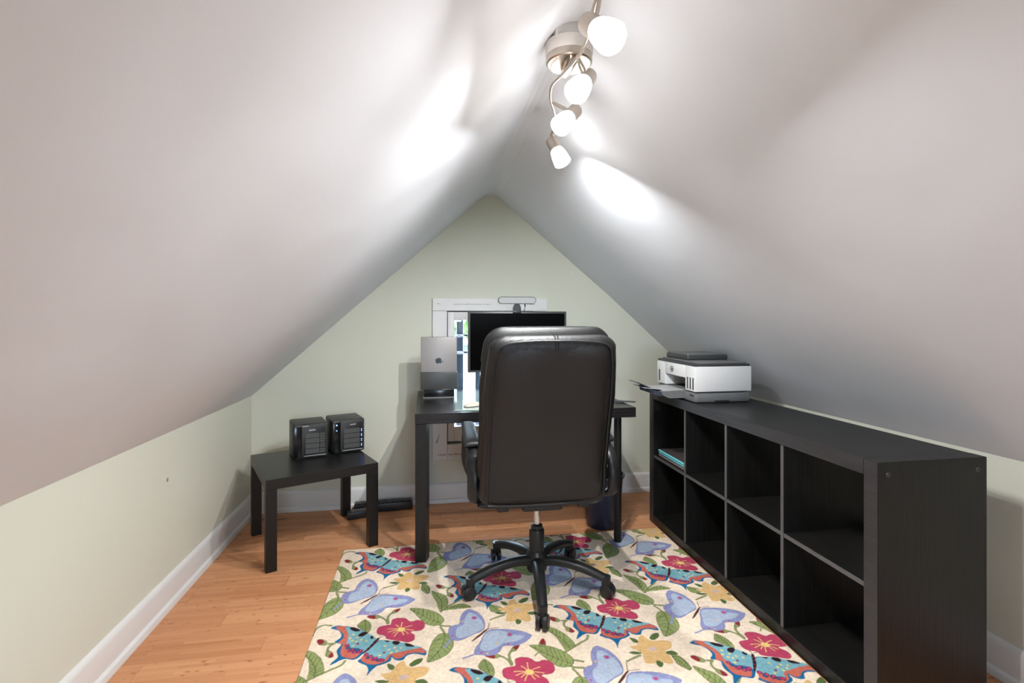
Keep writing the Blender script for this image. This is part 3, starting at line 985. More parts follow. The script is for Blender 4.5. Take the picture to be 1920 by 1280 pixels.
# ------------------------------------------------------------------ black cube shelf unit
SX, SY0, SY1, SD, SH = 1.321, 1.311, 2.887, .39, .79
sh = tag(empty('cube_shelf', (SX, SY0, 0)), 'long low black cube shelf unit with eight open compartments', 'shelf')
LN = SY1 - SY0
T = .05
def sp(name, m, x0, x1, y0, y1, z0, z1, bev=.0015):
    q = MB(); q.box(x0, x1, y0, y1, z0, z1, bev=bev, seg=1)
    return q.build(name, m, sh)
def band(par, m, y0, y1, z0, z1, x):  # thin front strip whose colour carries the lamplight
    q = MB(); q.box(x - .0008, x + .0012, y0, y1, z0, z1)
    return q.build('lit_edge', m, par)
for y0 in (0, LN - T):
    s_ = sp('side_panel', 'black_z', 0, SD, y0, y0 + T, 0, SH - (.0 if True else T))
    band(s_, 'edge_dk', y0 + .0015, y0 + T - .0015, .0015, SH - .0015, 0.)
    if y0 == 0:
        for x in (.035, SD - .035):
            q = MB(); q.lathe([(0, .0005), (.0035, .0005), (.0035, .0022), (.0065, .0022), (.0075, 0)], 20, axis_matrix((x, -.0002, SH - .038), (0, -1, 0)))
            q.build('bolt', 'grey_dk', s_)
tp = sp('top_panel', 'black_y', .0005, SD - .0005, T, LN - T, SH - T, SH - .0006)
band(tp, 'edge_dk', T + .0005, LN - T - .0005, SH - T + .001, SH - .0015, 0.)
sp('bottom_panel', 'black_y', .0005, SD - .0005, T, LN - T, 0, T)
IN = LN - 2 * T
for k in (1, 2, 3):
    yc = T + IN * k / 4
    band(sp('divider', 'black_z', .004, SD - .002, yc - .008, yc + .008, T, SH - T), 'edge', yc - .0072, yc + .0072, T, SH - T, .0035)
for k in range(4):
    y0 = T + IN * k / 4 + (.008 if k else 0)
    y1 = T + IN * (k + 1) / 4 - (.008 if k < 3 else 0)
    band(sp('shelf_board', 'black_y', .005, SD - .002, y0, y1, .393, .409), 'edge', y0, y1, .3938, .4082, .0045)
SHELF_Z = .409
# laptop and sleeve in the far top compartment
lp = tag(empty('closed_laptop', (1.343, 2.478, SHELF_Z)), 'closed silver laptop lying under the turquoise sleeve in the shelf', 'laptop')
q = MB(); q.box(0, .235, .0, .335, .0, .010, bev=.004, seg=3); q.build('base', 'silver', lp)
q = MB(); q.box(0.0, .235, .0, .335, .0105, .017, bev=.003, seg=3); q.build('lid', 'silver', lp)
sl = tag(empty('laptop_sleeve', (1.340, 2.480, SHELF_Z + .017)), 'brown laptop sleeve with turquoise edges on top of the laptop', 'sleeve')
q = MB(); q.box(0, .25, 0, .33, .0, .011, bev=.005, seg=3); q.build('lower_half', 'turq', sl)
q = MB(); q.box(-.002, .25, 0, .33, .0115, .0235, bev=.005, seg=3); q.build('upper_half', 'turq', sl)
q = MB(); q.box(.004, .244, .006, .324, .021, .026, bev=.002, seg=2); q.build('top_fabric', 'brown_fab', sl)

# ------------------------------------------------------------------ printer on the shelf unit
pn = tag(empty('printer', (1.331, 2.378, SH)), 'white and grey tank printer with scanner lid on top of the shelf unit', 'printer')
PWD, PDP = .43, .315   # width along Y, depth along X
def pp(name, m, bx_, bev=.004, parent=None, seg=2):
    q = MB(); q.box(*bx_, bev=bev, seg=seg); return q.build(name, m, parent or pn)
base = pp('base', 'grey_pl', (.004, PDP - .004, .003, PWD - .003, 0, .052), .012)
pp('base_notch', 'plastic', (.11, .19, -.0006, .02, 0, .012), .001, base)
pp('badge', 'grey_dk', (-.0006 + .004, .012, .018, .06, .030, .040), .0005, base)
# white body: front face has the paper mouth, built from blocks around it
MY0, MY1, MZ0, MZ1 = .10, .325, .055, .118
q = MB()
q.box(0, PDP, 0, MY0, .056, .184, bev=.004)
q.box(0, PDP, MY1, PWD, .056, .184, bev=.004)
q.box(0, PDP, MY0 - .006, MY1 + .006, MZ1, .184, bev=.004)
q.box(.16, PDP, MY0 - .006, MY1 + .006, .056, MZ1 + .006, bev=.002)
body = q.build('body', 'white_pl', pn)
pp('paper_mouth', 'plastic', (.004, .162, MY0 - .001, MY1 + .001, MZ1 - .003, MZ1 + .001), .0005, body)
pp('paper_mouth_back', 'plastic', (.150, .159, MY0 + .0005, MY1 - .0005, .057, MZ1 - .004), .0005, body)
for y_ in (.018, .046, .074):
    pp('ink_window', 'grey_dk', (-.0012, .006, y_ - .006, y_ + .006, .066, .126), .001, body)
pp('ink_window', 'grey_dk', (-.0012, .006, PWD - .040, PWD - .026, .070, .135), .001, body)
# round maker's mark on the front
q = MB()
q.lathe([(.0165, 0), (.0165, .0012), (.0135, .0012), (.0135, 0)], 32, axis_matrix((0, .245, .152), (-1, 0, 0)), closed=True)
emb = q.build('emblem', 'grey_dk', body)
tcv = bpy.data.curves.new('emblem_letters', 'FONT'); tcv.body = 'hp'; tcv.size = .026; tcv.align_x = 'CENTER'; tcv.align_y = 'CENTER'; tcv.shear = .35; tcv.extrude = .0005
to = bpy.data.objects.new('tmp', tcv); COL.objects.link(to)
bpy.context.view_layer.update()
tm = bpy.data.meshes.new_from_object(to.evaluated_get(bpy.context.evaluated_depsgraph_get()))
bpy.data.objects.remove(to)
tm.materials.clear(); tm.materials.append(MT['grey_dk'])
lt = bpy.data.objects.new('emblem_letters', tm); COL.objects.link(lt); lt.parent = emb
lt.matrix_local = Matrix.Translation((-.0008, .245, .152)) @ Matrix(((0, 0, -1, 0), (-1, 0, 0, 0), (0, 1, 0, 0), (0, 0, 0, 1)))
pp('scanner_bed', 'grey_dk', (.004, PDP - .006, .004, PWD - .003, .184, .196), .003)
pp('scanner_lid', 'grey_pl', (.03, PDP - .012, .02, PWD - .01, .196, .203), .003)
fd = pp('document_feeder', 'grey_dk', (.052, PDP - .024, .17, PWD - .012, .203, .232), .008, seg=3)
pp('feeder_top', 'grey_pl', (.058, PDP - .030, .176, PWD - .018, .231, .235), .0015, fd)
# output tray reaching into the room
q = MB()
q.prism([(.004, .012), (-.085, .012), (-.125, .03), (-.125, .046), (.004, .052)], 'Y', MY0 + .003, MY1 - .003)
ty = q.build('output_tray', 'grey_pl', pn)
q = MB(); q.prism([(.0, .0525), (-.115, .0475), (-.115, .0505), (.0, .0555)], 'Y', MY0 + .012, MY1 - .012); q.build('tray_top', 'grey_light', ty)
q = MB(); q.prism([(-.11, .052), (-.205, .062), (-.205, .064), (-.11, .056)], 'Y', MY0 + .04, MY1 - .03); ex = q.build('tray_extension', 'grey_light', ty)
q = MB(); q.prism([(-.165, .062), (-.235, .092), (-.237, .089), (-.167, .059)], 'Y', MY0 + .06, MY1 - .05); q.build('paper_stop', 'smoke', ex)
q = MB(); q.prism([(-.126, .022), (-.168, .034), (-.172, .055), (-.126, .044)], 'Y', MY0 + .012, MY1 - .035); q.build('tray_lip', 'smoke', ty)

# ------------------------------------------------------------------ desk
dk = tag(empty('desk', (-.065, 2.555, 0)), 'dark wood desk with a thick top under the window', 'desk')
DW, DD, DZ = 1.157, .82, .746
q = MB(); q.box(0, DW, 0, DD, DZ - .052, DZ, bev=.002, seg=1); q.build('tabletop', wood_black('dark_desk_top', (30, 28, 28), .27, 'X'), dk)
q = MB(); q.prism([(.001, .001), (.054, .001), (.070, .054), (.001, .054)], 'Z', RZ, DZ - .053); q.build('leg', 'black_z', dk)
q = MB(); q.prism([(.004, DD - .06), (.056, DD - .06), (.056, DD - .008), (.004, DD - .008)], 'Z', 0, DZ - .053); q.build('leg', 'black_z', dk)
for y_, z0 in ((.075, RZ), (DD - .09, 0)):
    q = MB(); q.cyl((1.083, y_, z0), (1.083, y_, DZ - .053), .0205, n=24); q.build('leg', 'black_z', dk)
# things on the desk
pd_ = MB(); pd_.box(0, .60, 0, .64, DZ, DZ + .006, bev=.0012, seg=1, mtx=Matrix.Translation((.134, 2.604, 0)) @ Matrix.Rotation(R(-3.6), 4, 'Z'))
tag(pd_.build('glass_desk_pad', 'pad'), 'pale green glass pad lying on the desk', 'desk pad')
ms = tag(empty('computer_mouse', (.236, 2.70, DZ + .006), R(-62)), 'low curved white mouse on the glass desk pad', 'mouse')
def mouse_fn(u, v):
    a = (u - .5) * 2; t = v * math.pi * 2
    w = .028 * (1 - abs(a) ** 3.5) ** .4
    h = .019 * (1 - abs(a) ** 2.2) ** .7
    return (w * math.cos(t), a * .056, .004 + max(0, math.sin(t)) * h - (.003 if math.sin(t) < 0 else 0))
q = MB(); q.grid(mouse_fn, 24, 24); q.build('shell', 'mouse', ms, merge=1e-5)
q = MB(); q.box(-.020, .020, -.048, .048, 0, .0025, bev=.001, seg=1); q.build('base', 'grey_dk', ms)

# laptop standing on end in its holder
hl = tag(empty('laptop_stand', (.064, 3.085, DZ)), 'black upright holder gripping the silver laptop on the desk', 'laptop stand')
q = MB(); q.box(-.095, .088, -.055, .055, 0, .006, bev=.002); q.build('foot_plate', 'grey_pl', hl)
q = MB(); q.box(-.090, .090, -.030, .030, .006, .050, bev=.003); q.build('block', 'plastic_gloss', hl)
for y0 in (-.024, .011):
    q = MB(); q.box(-.110, .110, y0, y0 + .013, .048, .154, bev=.003); q.build('grip_panel', 'bezel', hl)
lt2 = tag(empty('silver_laptop', (.064, 3.085, DZ + .051)), 'silver laptop with dark logo standing on end in the black holder', 'laptop')
q = MB(); q.box(-.107, .107, -.0095, -.0015, 0, .312, bev=.0038, seg=3); lid = q.build('lid', 'silver', lt2)
q = MB(); q.box(-.107, .107, -.0010, .0085, 0, .312, bev=.0038, seg=3); q.build('base', 'silver', lt2)
# logo: round fruit outline with a bite and a leaf, lying on its side
AP = [(0, .86), (.12, .92), (.32, .96), (.55, .92), (.72, .80), (.80, .70), (.66, .56), (.60, .38), (.64, .18), (.84, .02), (.76, -.20), (.62, -.45), (.46, -.66), (.30, -.76), (.14, -.72), (0, -.68), (-.14, -.72), (-.30, -.76), (-.48, -.66), (-.66, -.42), (-.80, -.08), (-.84, .26), (-.78, .58), (-.60, .82), (-.36, .94), (-.14, .92)]
LFp = [(.02, 1.02), (.06, 1.22), (.20, 1.40), (.40, 1.48), (.38, 1.28), (.24, 1.10)]
for nm, ol in (('logo', AP), ('logo_leaf', LFp)):
    q = MB()
    pts = [(y_ * .021 - .006, -x_ * .021 + .168) for x_, y_ in ol]
    pts = catmull(pts, 3, True)
    q.prism(pts, 'Y', -.0099, -.0090)
    q.build(nm, 'plastic_gloss', lid, smooth=False)

# monitor
mn = tag(empty('monitor', (.552, 3.12, DZ + .006)), 'wide black monitor on the desk in front of the window', 'monitor')
MWd, MZ0_, MZ1_ = .311, .888 - DZ - .006, 1.264 - DZ - .006
q = MB(); q.box(-MWd, MWd, -.012, .028, MZ0_, MZ1_, bev=.004); q.build('housing', 'bezel', mn)
q = MB(); q.box(-MWd + .013, MWd - .013, -.0130, -.0115, MZ0_ + .013, MZ1_ - .013); q.build('screen', 'screen', mn)
q = MB(); q.box(-.03, .03, .028, .045, .01, .32, bev=.004); q.build('neck', 'grey_dk', mn)
q = MB(); q.box(-.12, .12, -.08, .10, 0, .010, bev=.004); q.build('foot', 'grey_dk', mn)
# light bar clipped on the monitor
lb = tag(empty('clip_light_bar', (.545, 3.108, 1.264)), 'pale pill-shaped light bar clipped on top of the monitor', 'light bar')
def pill(L, h, n=14):
    return [(L / 2 - h / 2 + h / 2 * math.cos(a), h / 2 * math.sin(a)) for a in [(-.5 + k / n) * math.pi for k in range(n + 1)]] + [(-(L / 2 - h / 2) + h / 2 * math.cos(a), h / 2 * math.sin(a)) for a in [(.5 + k / n) * math.pi for k in range(n + 1)]]
q = MB(); q.prism([(x, z + .068) for x, z in pill(.240, .045)], 'Y', -.012, .010); q.build('rim', 'bezel', lb)
q = MB(); q.prism([(x, z + .068) for x, z in pill(.232, .037)], 'Y', -.0135, -.011); q.build('diffuser', 'grey_light', lb)
q = MB(); q.prism([(-.026, -.008), (.026, -.008), (.024, .025), (.014, .046), (-.014, .046), (-.024, .025)], 'Y', -.006, .012); q.build('clip', 'plastic', lb)
q = MB(); q.box(-.026, .026, -.0068, -.0008, -.012, .004, bev=.001); q.build('clip_jaw', 'plastic', lb)
q = MB(); q.tube([(.050, -.004, .046), (.050, -.004, .03), (.049, -.003, .01), (.045, .004, .0025)], .002, 8); q.build('power_cord', 'plastic', lb)
q = MB(); q.cyl((.050, -.004, .047), (.050, -.004, .030), .0042, n=10); q.build('plug', 'plastic', lb)
# dark clip on the desk corner
hk = tag(empty('desk_hook', (1.055, 2.70, DZ)), 'small flat dark hook overhanging the desk edge near the printer', 'hook')
q = MB(); q.prism(catmull([(-.05, .05), (.0, .075), (.045, .06), (.05, .035), (.0, .04)], 4, True), 'Z', 0, .005); q.build('plate', 'grey_dk', hk)
q = MB(); q.prism(catmull([(-.02, .02), (.04, .025), (.085, -.005), (.08, -.03), (.03, -.01)], 4, True), 'Z', .0052, .0095); q.build('arm', 'grey_dk', hk)

# ------------------------------------------------------------------ small table with two drive boxes
ta = math.atan2(.229, .5)
st_ = tag(empty('side_table', (-.630, 2.943, 0), ta), 'low square black side table in the corner carrying two drive boxes', 'side table')
q = MB(); q.box(-.275, .275, -.275, .275, .395, .445, bev=.0015, seg=1); q.build('tabletop', wood_black('side_table_top', (27, 25, 24), .3, 'X'), st_)
for sx in (-1, 1):
    for sy in (-1, 1):
        q = MB(); q.box(*sorted((sx * .275, sx * .225)), *sorted((sy * .275, sy * .225)), 0, .3945, bev=.0012, seg=1); q.build('leg', 'black_z', st_)
def drive_box(loc, rz, label, lit):
    e = tag(empty('drive_enclosure', loc, rz), label, 'drive box')
    W, D, Hh = .184, .205, .190
    q = MB(); q.box(0, W, .004, D, .004, Hh, bev=.011, seg=4); q.build('case', 'nas', e)
    q = MB(); q.box(.012, W - .012, .012, D - .012, 0, .006); q.build('foot', 'plastic', e)
    q = MB(); q.box(.006, .044, -.001, .01, .008, Hh - .012, bev=.002); gp = q.build('gloss_strip', 'plastic_gloss', e)
    q = MB(); q.box(.0455, W - .004, -.003, .008, .006, Hh - .004, bev=.003); fr = q.build('front_frame', 'nas', e)
    q = MB(); q.box(.060, W - .014, -.0038, -.001, .020, Hh - .018, bev=.001); q.build('bay_panel', 'plastic', fr)
    for k in range(4):
        z0 = .026 + k * .0285
        q = MB(); q.box(.063, W - .047 if not lit else W - .030, -.0068, -.003, z0, z0 + .026, bev=.0012, seg=1); tr_ = q.build('drive_tray', 'nas_bay', e)
        if not lit:
            for j in range(2):
                q = MB(); q.box(W - .045, W - .017, -.0062, -.003, z0 + j * .0135, z0 + .0115 + j * .0135, bev=.0008, seg=1); q.build('latch', 'nas_bay', tr_)
        else:
            for j in (0, 1):
                q = MB(); q.box(W - .022, W - .0185, -.0055, -.0035, z0 + .006 + j * .009, z0 + .0105 + j * .009); q.build('status_light', 'led', tr_)
    q = MB(); q.box(.058, W - .014, -.0062, -.0028, .013, .0165, bev=.0008, seg=1); q.build('bottom_strip', 'grey_light', fr)
    # small maker's lettering, only strokes at this size
    x0 = .083 if not lit else .098
    q = MB()
    for k in range(7):
        q.box(x0 + k * .005, x0 + k * .005 + .0036, -.0046, -.0036, Hh - .038 + (0 if not lit else .004 + k * .0003), Hh - .030 + (0 if not lit else .003 + k * .0003))
    q.build('lettering', 'grey_light', fr, smooth=False)
    if lit:
        for z_, r_ in ((.163, .0042), (.132, .0028)):
            q = MB(); q.cyl((.025, -.0022, z_), (.025, -.0005, z_), r_, n=12); q.build('power_light', 'led', gp)
    else:
        q = MB(); q.box(.047, .082, -.0042, -.0028, Hh - .013, Hh - .008, bev=.0005, seg=1); q.build('sticker', 'grey_light', fr)
    return e
drive_box((-.730, 2.925, .445), R(19.5), 'charcoal drive box with unlit trays and pale sticker on side table', False)
drive_box((-.540, 3.014, .445), R(21.0), 'charcoal drive box with glowing blue lights on side table', True)

# power strip and adapter on the floor
ps = tag(empty('power_strip', (-.30, 3.315, 0), R(3)), 'long ribbed black power strip lying along the baseboard', 'power strip')
q = MB(); q.box(-.16, .20, -.030, .030, 0, .052, bev=.004); q.build('body', 'plastic', ps)
for k in range(16):
    q = MB(); x_ = -.155 + k * .022; q.box(x_, x_ + .019, -.024, .026, .051, .060, bev=.002, seg=1); q.build('socket_block', 'plastic', ps)
ad = tag(empty('power_adapter', (-.41, 3.225, 0), R(14)), 'low black power adapter brick in front of the power strip', 'adapter')
q = MB(); q.box(-.08, .09, -.032, .028, 0, .045, bev=.005); q.build('case', 'plastic', ad)
q = MB(); q.box(-.06, .07, -.020, .016, .0445, .0475, bev=.001, seg=1); q.build('top_ridge', 'grey_dk', ad)
# white clip and cord in the corner
cd = tag(empty('corner_cord', (XL + .045, 3.27, 0)), 'thin pale cord running from the baseboard corner to the side table', 'cord')
q = MB(); q.tube(catmull([(-.008, 0, .004), (.03, -.02, .003), (.07, .01, .003), (.13, -.01, .003), (.20, .0, .003)], 6), .003, 8); q.build('cable', mat('pale_cord', (150, 125, 110), .6), cd)
q = MB(); q.box(-.013, .013, -.014, .014, .0, .016, bev=.003); q.build('connector', 'grey_light', cd)

# ------------------------------------------------------------------ waste bin
wbn = tag(empty('waste_bin', (1.018, 2.875, 0)), 'round navy plastic waste bin under the desk', 'waste bin')
q = MB(); q.lathe([(0, .004), (.088, .004), (.091, .0), (.094, .006), (.097, .05), (.122, .300), (.119, .300), (.094, .05), (.088, .010), (0, .010)], 40); q.build('body', 'navy', wbn)
q = MB(); q.lathe([(.119, .292), (.128, .294), (.131, .300), (.128, .306), (.119, .306)], 40, closed=True); q.build('rim', 'navy', wbn)

# ------------------------------------------------------------------ office chair
ch = tag(empty('office_chair', (.470, 2.247, RZ)), 'black leather high-back office chair on five castors facing the desk', 'chair')
# castor feet: measured directions
A0 = -98
CHX = .015
for k in range(5):
    a = R(A0 + 72 * k)
    d = Vector((math.cos(a), math.sin(a), 0))
    o0 = Vector((CHX, 0, 0))
    P = [o0 + d * r_ + Vector((0, 0, z_)) for r_, z_ in ((.015, .118), (.08, .128), (.15, .124), (.22, .110), (.28, .090), (.312, .078))]
    q = MB(); q.tube(catmull([tuple(p) for p in P], 4), [.030 - .009 * t / 20 for t in range(21)], 14, sx=.95, sy=.80)
    q.tube([tuple(o0 + d * .310 + Vector((0, 0, .050))), tuple(o0 + d * .310 + Vector((0, 0, .092)))], [.019, .021], 14)
    leg = q.build('base_leg', 'plastic', ch)
    cs = rnd.uniform(-30, 30)
    ca = a + R(90 + cs) if k else a + R(70)
    side = Vector((math.cos(ca), math.sin(ca), 0))
    c0 = o0 + d * .318 + Vector((0, 0, .0297))
    for sg in (-1, 1):
        w0, w1 = c0 + side * sg * .005, c0 + side * sg * .024
        q = MB(); q.tube([tuple(w0), tuple(w0 + side * sg * .002), tuple(w1 - side * sg * .004), tuple(w1)], [.026, .0295, .0295, .023], 24); q.build('castor_wheel', 'plastic', leg)
    q = MB(); q.tube([tuple(c0 + Vector((0, 0, -.004))), tuple(c0 + Vector((0, 0, .034)))], [.010, .016], 12); q.build('castor_fork', 'plastic', leg)
mz = Matrix.Translation((CHX, 0, 0))
q = MB(); q.lathe([(0, .075), (.040, .075), (.046, .085), (.046, .150), (.034, .165), (.034, .255), (.031, .262), (.026, .264), (.026, .280), (.018, .284), (0, .284)], 32, mz); q.build('gas_sleeve', 'plastic', ch)
q = MB(); q.cyl((CHX, 0, .28), (CHX, 0, .395), .0145, n=24); q.build('gas_piston', 'chrome', ch)
q = MB(); q.box(CHX - .09, CHX + .09, -.13, .13, .385, .425, bev=.012); q.box(CHX - .20, CHX - .15, -.15, .15, .40, .425, bev=.006); q.box(CHX + .15, CHX + .20, -.15, .15, .40, .425, bev=.006); q.build('tilt_mechanism', 'plastic', ch)
q = MB(); q.tube([(CHX + .08, .03, .40), (CHX + .20, .04, .398), (CHX + .26, .04, .395)], [.006, .006, .008], 10); q.build('height_lever', 'plastic', ch)

def interp(tab, t):
    return float(np.interp(t, [a for a, _ in tab], [c for _, c in tab]))
def pillow(b, axis0, axis1, hw, thick_f, thick_b, power=3.0, nu=44, nv=44, pu=.5, wr=None, end=.10):
    """closed cushion: runs from axis0 to axis1 (points), half width hw(t), bulges to the front and back"""
    A, B = Vector(axis0), Vector(axis1)
    up = (B - A)
    nrm = Vector((0, up.z, -up.y)).normalized()
    if nrm.y < 0:
        nrm = -nrm
    def pt(sgn):
        def f(u, v):
            # square -> rounded outline
            su = math.sin((u - .5) * math.pi); sv = math.sin((v - .5) * math.pi)
            t = .5 + sv * .5
            e = max(0., abs(sv) - (1 - end)) / end
            w = hw(t) * (1 - (1 - math.sqrt(max(0, 1 - e * e))) * .26)
            k = ((1 - abs(su) ** power) ** pu) * ((1 - abs(sv) ** (power * 1.6)) ** pu)
            th = thick_f if sgn > 0 else thick_b
            d = sgn * th * k
            if wr:
                d += wr(su, t, sgn) * k
            p = A + up * t + Vector((su * w, 0, 0)) + nrm * d
            return tuple(p)
        return f
    b.grid(pt(1), nu, nv)
    b.grid(pt(-1), nu, nv)
    return b
# backrest: leans back towards the camera
Bz = -RZ
cx = -.010
b0 = Vector((cx, -.225, .468 + Bz)); b1 = Vector((cx, -.425, 1.158 + Bz))
HW = [(0, .252), (.06, .263), (.30, .256), (.38, .255), (.56, .257), (.66, .259), (.83, .250), (.95, .240), (1, .232)]
def wr_back(su, t, sgn):
    return .0022 * math.sin(t * 70 + 3 * math.sin(su * 9)) * max(0, abs(su) - .80) * 5 + .0012 * math.sin(su * 40 + t * 12) * max(0, t - .86) * 7
q = MB(); pillow(q, b0, b1, lambda t: interp(HW, t), .026, .040, power=9., pu=.45, wr=wr_back, nu=60, nv=70, end=.12)
q.build('backrest_shell', 'leather', ch, merge=1e-5, angle=60)
# piping that frames the rear panel
upv = (b1 - b0); nb = Vector((0, upv.z, -upv.y)).normalized()
if nb.y > 0:
    nb = -nb
def rear_pt(s, t, off):
    return tuple(b0 + upv * t + Vector((s * interp(HW, t), 0, 0)) + nb * off)
loop = [(-.90, .035), (-.91, .25), (-.905, .5), (-.90, .75), (-.89, .90), (-.80, .965), (-.4, .982), (0, .984), (.4, .982), (.80, .965), (.89, .90), (.90, .75), (.905, .5), (.91, .25), (.90, .035), (.4, .022), (-.4, .022)]
lp_ = [rear_pt(s, t, .0372 if abs(s) > .7 else .036) for s, t in loop]
q = MB(); q.tube(catmull(lp_ + lp_[:1], 6), .0045, 8, cap=False); q.build('piping', 'leather', ch)
# raised rear panel inside the piping
def wr_panel(su, t, sgn):
    return .0035 * math.sin(t * 9 + su * 2) + .0025 * math.sin(su * 5 + 1) if sgn < 0 else 0
c0_ = b0 + upv * .04 + nb * .026; c1_ = b0 + upv * .962 + nb * .026
q = MB(); pillow(q, c0_, c1_, lambda t: interp(HW, .04 + .92 * t) * .885, .004, .021, power=5., pu=.5, wr=wr_panel, nu=40, nv=46, end=.09)
q.build('rear_panel', 'leather', ch, merge=1e-5, angle=60)
# front cushion with a rolled headrest
f0 = Vector((cx, -.155, .50 + Bz)); f1 = Vector((cx, -.345, 1.187 + Bz))
def wr_front(su, t, sgn):
    g = 0
    for c_ in (.42, .70):
        g -= .022 * math.exp(-((t - c_) / .02) ** 2)
    return g if sgn > 0 else 0
q = MB(); pillow(q, f0, f1, lambda t: interp(HW, t) + .006 + (.004 if t > .8 else 0), .085, .045, power=4.5, pu=.5, wr=wr_front, nu=50, nv=70, end=.22)
q.build('back_cushion', 'leather', ch, merge=1e-5, angle=60)
# stitched seams across the top of the two rolls
for y_off, ax0, ax1, off in ((0, b0, b1, .0), ):
    for dx in (-.006, .006):
        q = MB(); q.tube(catmull([rear_pt((dx + .004) / .25, t, o_) for t, o_ in ((.93, .0385), (.975, .036), (.995, .022), (1.003, .004), (1.0, -.014))], 5), .0016, 6); q.build('seam', 'leather', ch)
# seat
s0 = Vector((cx, -.20, .455 + Bz)); s1 = Vector((cx, .30, .475 + Bz))
def seat_fn(sgn):
    def f(u, v):
        su = math.sin((u - .5) * math.pi); sv = math.sin((v - .5) * math.pi)
        k = ((1 - abs(su) ** 5) ** .5) * ((1 - abs(sv) ** 6) ** .5)
        p = s0 + (s1 - s0) * (.5 + sv * .5) + Vector((su * .262, 0, sgn * (.055 if sgn > 0 else .034) * k))
        return tuple(p)
    return f
q = MB(); q.grid(seat_fn(1), 32, 32); q.grid(seat_fn(-1), 32, 32); q.build('seat', 'leather', ch, merge=1e-5, angle=60)
# arms
for sg in (-1, 1):
    xa = CHX + sg * .298
    path = [(xa - sg * .03, -.10, .445), (xa, -.16, .47), (xa + sg * .003, -.175, .54), (xa + sg * .003, -.150, .605), (xa + sg * .002, -.09, .640), (xa, .02, .665), (xa, .14, .678), (xa, .21, .660), (xa, .235, .60), (xa, .20, .52), (xa - sg * .03, .15, .45)]
    path = [(a, y_, z_ + .010 + Bz) for a, y_, z_ in path]
    q = MB(); q.tube(catmull(path, 6), .026, 14, up=(1, 0, 0), sx=.72, sy=1.05); arm = q.build('armrest', 'plastic', ch)
    def pad_fn(s):
        def f(u, v):
            su = math.sin((u - .5) * math.pi); sv = math.sin((v - .5) * math.pi)
            k = ((1 - abs(su) ** 4) ** .5) * ((1 - abs(sv) ** 8) ** .5)
            y_ = .055 + sv * .155
            return (xa + su * (.034 - .004 * sv), y_, .694 + .028 * (y_ - .05) / .15 * .55 + Bz + s * (.021 if s > 0 else .016) * k)
        return f
    q = MB(); q.grid(pad_fn(1), 20, 28); q.grid(pad_fn(-1), 20, 28); q.build('arm_pad', 'leather', arm, merge=1e-5, angle=60)

# ------------------------------------------------------------------ ceiling spot bar
tl = tag(empty('track_light', (.405, 1.42, 1.99)), 'brushed nickel wavy spot bar with four lit frosted shades on the ridge', 'ceiling light')
O = Vector(tl.location)
def rel(p):
    return tuple(Vector(p) - O)
CYc = (.402, 1.42)
mcan = Matrix.Translation(Vector(rel((CYc[0], CYc[1], 0))))
q = MB()
q.prism([(-.052, 2.004), (.052, 2.004), (.052, 2.050), (.012, 2.076), (-.052, 2.030)], 'Y', -.05, .06, mcan); q.build('mount_block', 'canopy', tl)
q = MB(); q.lathe([(0, 1.976), (.066, 1.976), (.0685, 1.980), (.0685, 2.010), (.066, 2.013), (0, 2.013)], 48, mcan); q.build('canopy_ring', 'canopy', tl)
q = MB(); q.lathe([(0, 1.966), (.022, 1.965), (.050, 1.956), (.0615, 1.953), (.066, 1.956), (.067, 1.962), (.066, 1.976), (0, 1.977)], 48, mcan); cn = q.build('canopy', 'nickel', tl)
q = MB(); q.cyl(rel((CYc[0] + .012, CYc[1] - .035, 1.951)), rel((CYc[0] + .012, CYc[1] - .035, 1.956)), .004, n=10); q.build('screw', 'chrome', cn)
bar = [(.350, .90, 1.925), (.358, 1.0, 1.927), (.372, 1.09, 1.93), (.395, 1.20, 1.93), (.402, 1.31, 1.93), (.388, 1.42, 1.93), (.372, 1.50, 1.93), (.392, 1.60, 1.93), (.430, 1.70, 1.93), (.460, 1.82, 1.93), (.478, 1.97, 1.93)]
q = MB(); q.tube(catmull([rel(p) for p in bar], 6), .0055, 12); q.build('bar', 'nickel', tl)
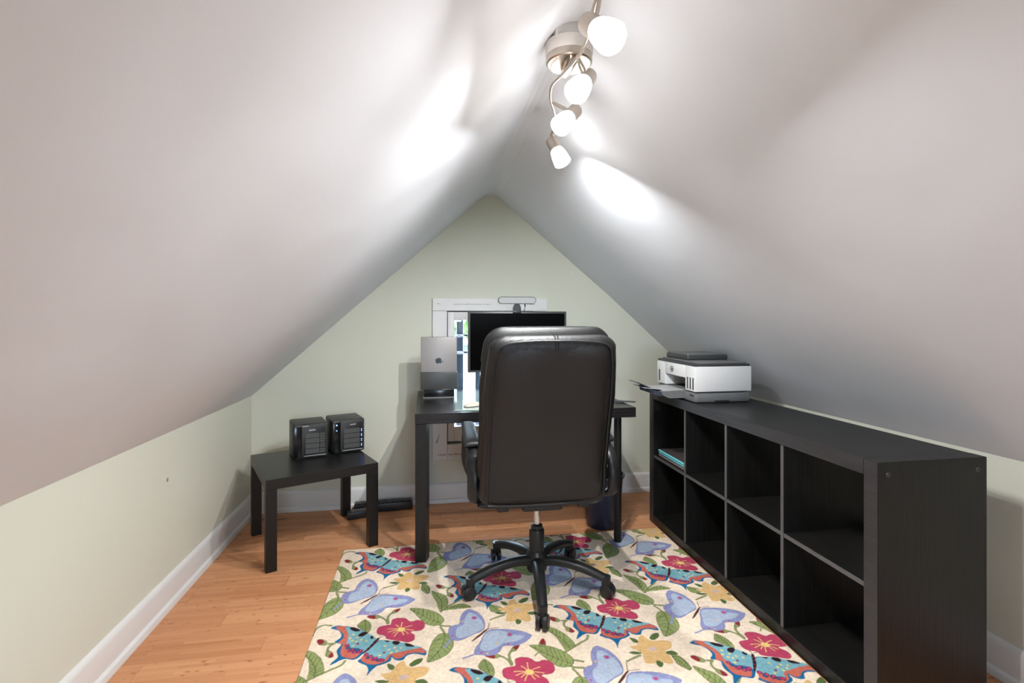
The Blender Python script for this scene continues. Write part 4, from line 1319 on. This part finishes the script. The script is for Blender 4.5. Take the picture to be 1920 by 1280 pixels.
q = MB(); q.box(-.012, .012, -.05, .05, 1.936, 1.966, bev=.004, mtx=mcan); q.build('bar_bracket', 'nickel', tl)
heads = [((.335, 1.035, 1.845), (.03, -.107, -.097), (.366, 1.045, 1.93)),
         ((.437, 1.345, 1.886), (-.076, -.088, -.102), (.400, 1.33, 1.93)),
         ((.476, 1.604, 1.900), (-.088, -.067, -.10), (.400, 1.62, 1.93)),
         ((.474, 1.925, 1.915), (.037, -.037, -.10), (.470, 1.90, 1.93))]
for (S, A, Bp), (aim, gain) in zip(heads, (((0, -.12, -1), 1.), ((-.1, .0, -1), .9), ((-.05, .30, -1), 1.), ((.02, .80, -1), 1.35))):
    S = Vector(S); A = Vector(A).normalized()
    M_ = axis_matrix(rel(S), A)
    # socket cup, stem
    q = MB(); q.lathe([(0, -.006), (.018, -.006), (.0225, -.002), (.0235, .004), (.0235, .052), (.0215, .052), (.0215, .010), (0, .010)], 28, M_); hd = q.build('spot_head', 'nickel', tl)
    for dx in (-.006, .006):
        mid = S + A * .018
        q = MB(); q.tube([rel(Vector(Bp) + Vector((dx * .3, 0, 0))), rel((Vector(Bp) + mid) / 2 + Vector((dx, 0, 0))), rel(mid + Vector((dx, 0, 0)))], .0036, 8); q.build('stem', 'nickel', hd)
    q = MB(); q.lathe([(.0195, .046), (.0225, .047), (.0265, .058), (.0300, .076), (.0318, .094), (.0326, .110), (.0312, .1105), (.0304, .094), (.0286, .076), (.0250, .059), (.0195, .049)], 36, M_, closed=True); q.build('shade', 'shade', hd)
    q = MB(); q.lathe([(0, .047), (.010, .049), (.015, .062), (.018, .078), (.015, .092), (.008, .099), (0, .101)], 20, M_); q.build('bulb', 'bulb', hd)
    ld = bpy.data.lights.new('spot_bulb_light', 'AREA'); ld.shape = 'DISK'; ld.size = .030; ld.energy = LAMP_W * gain; ld.spread = R(170); ld.color = (.97, .99, 1.)
    lo = bpy.data.objects.new('spot_bulb_light', ld); COL.objects.link(lo); lo.parent = hd
    lo.matrix_local = axis_matrix(rel(S + A * .117), -Vector(aim))
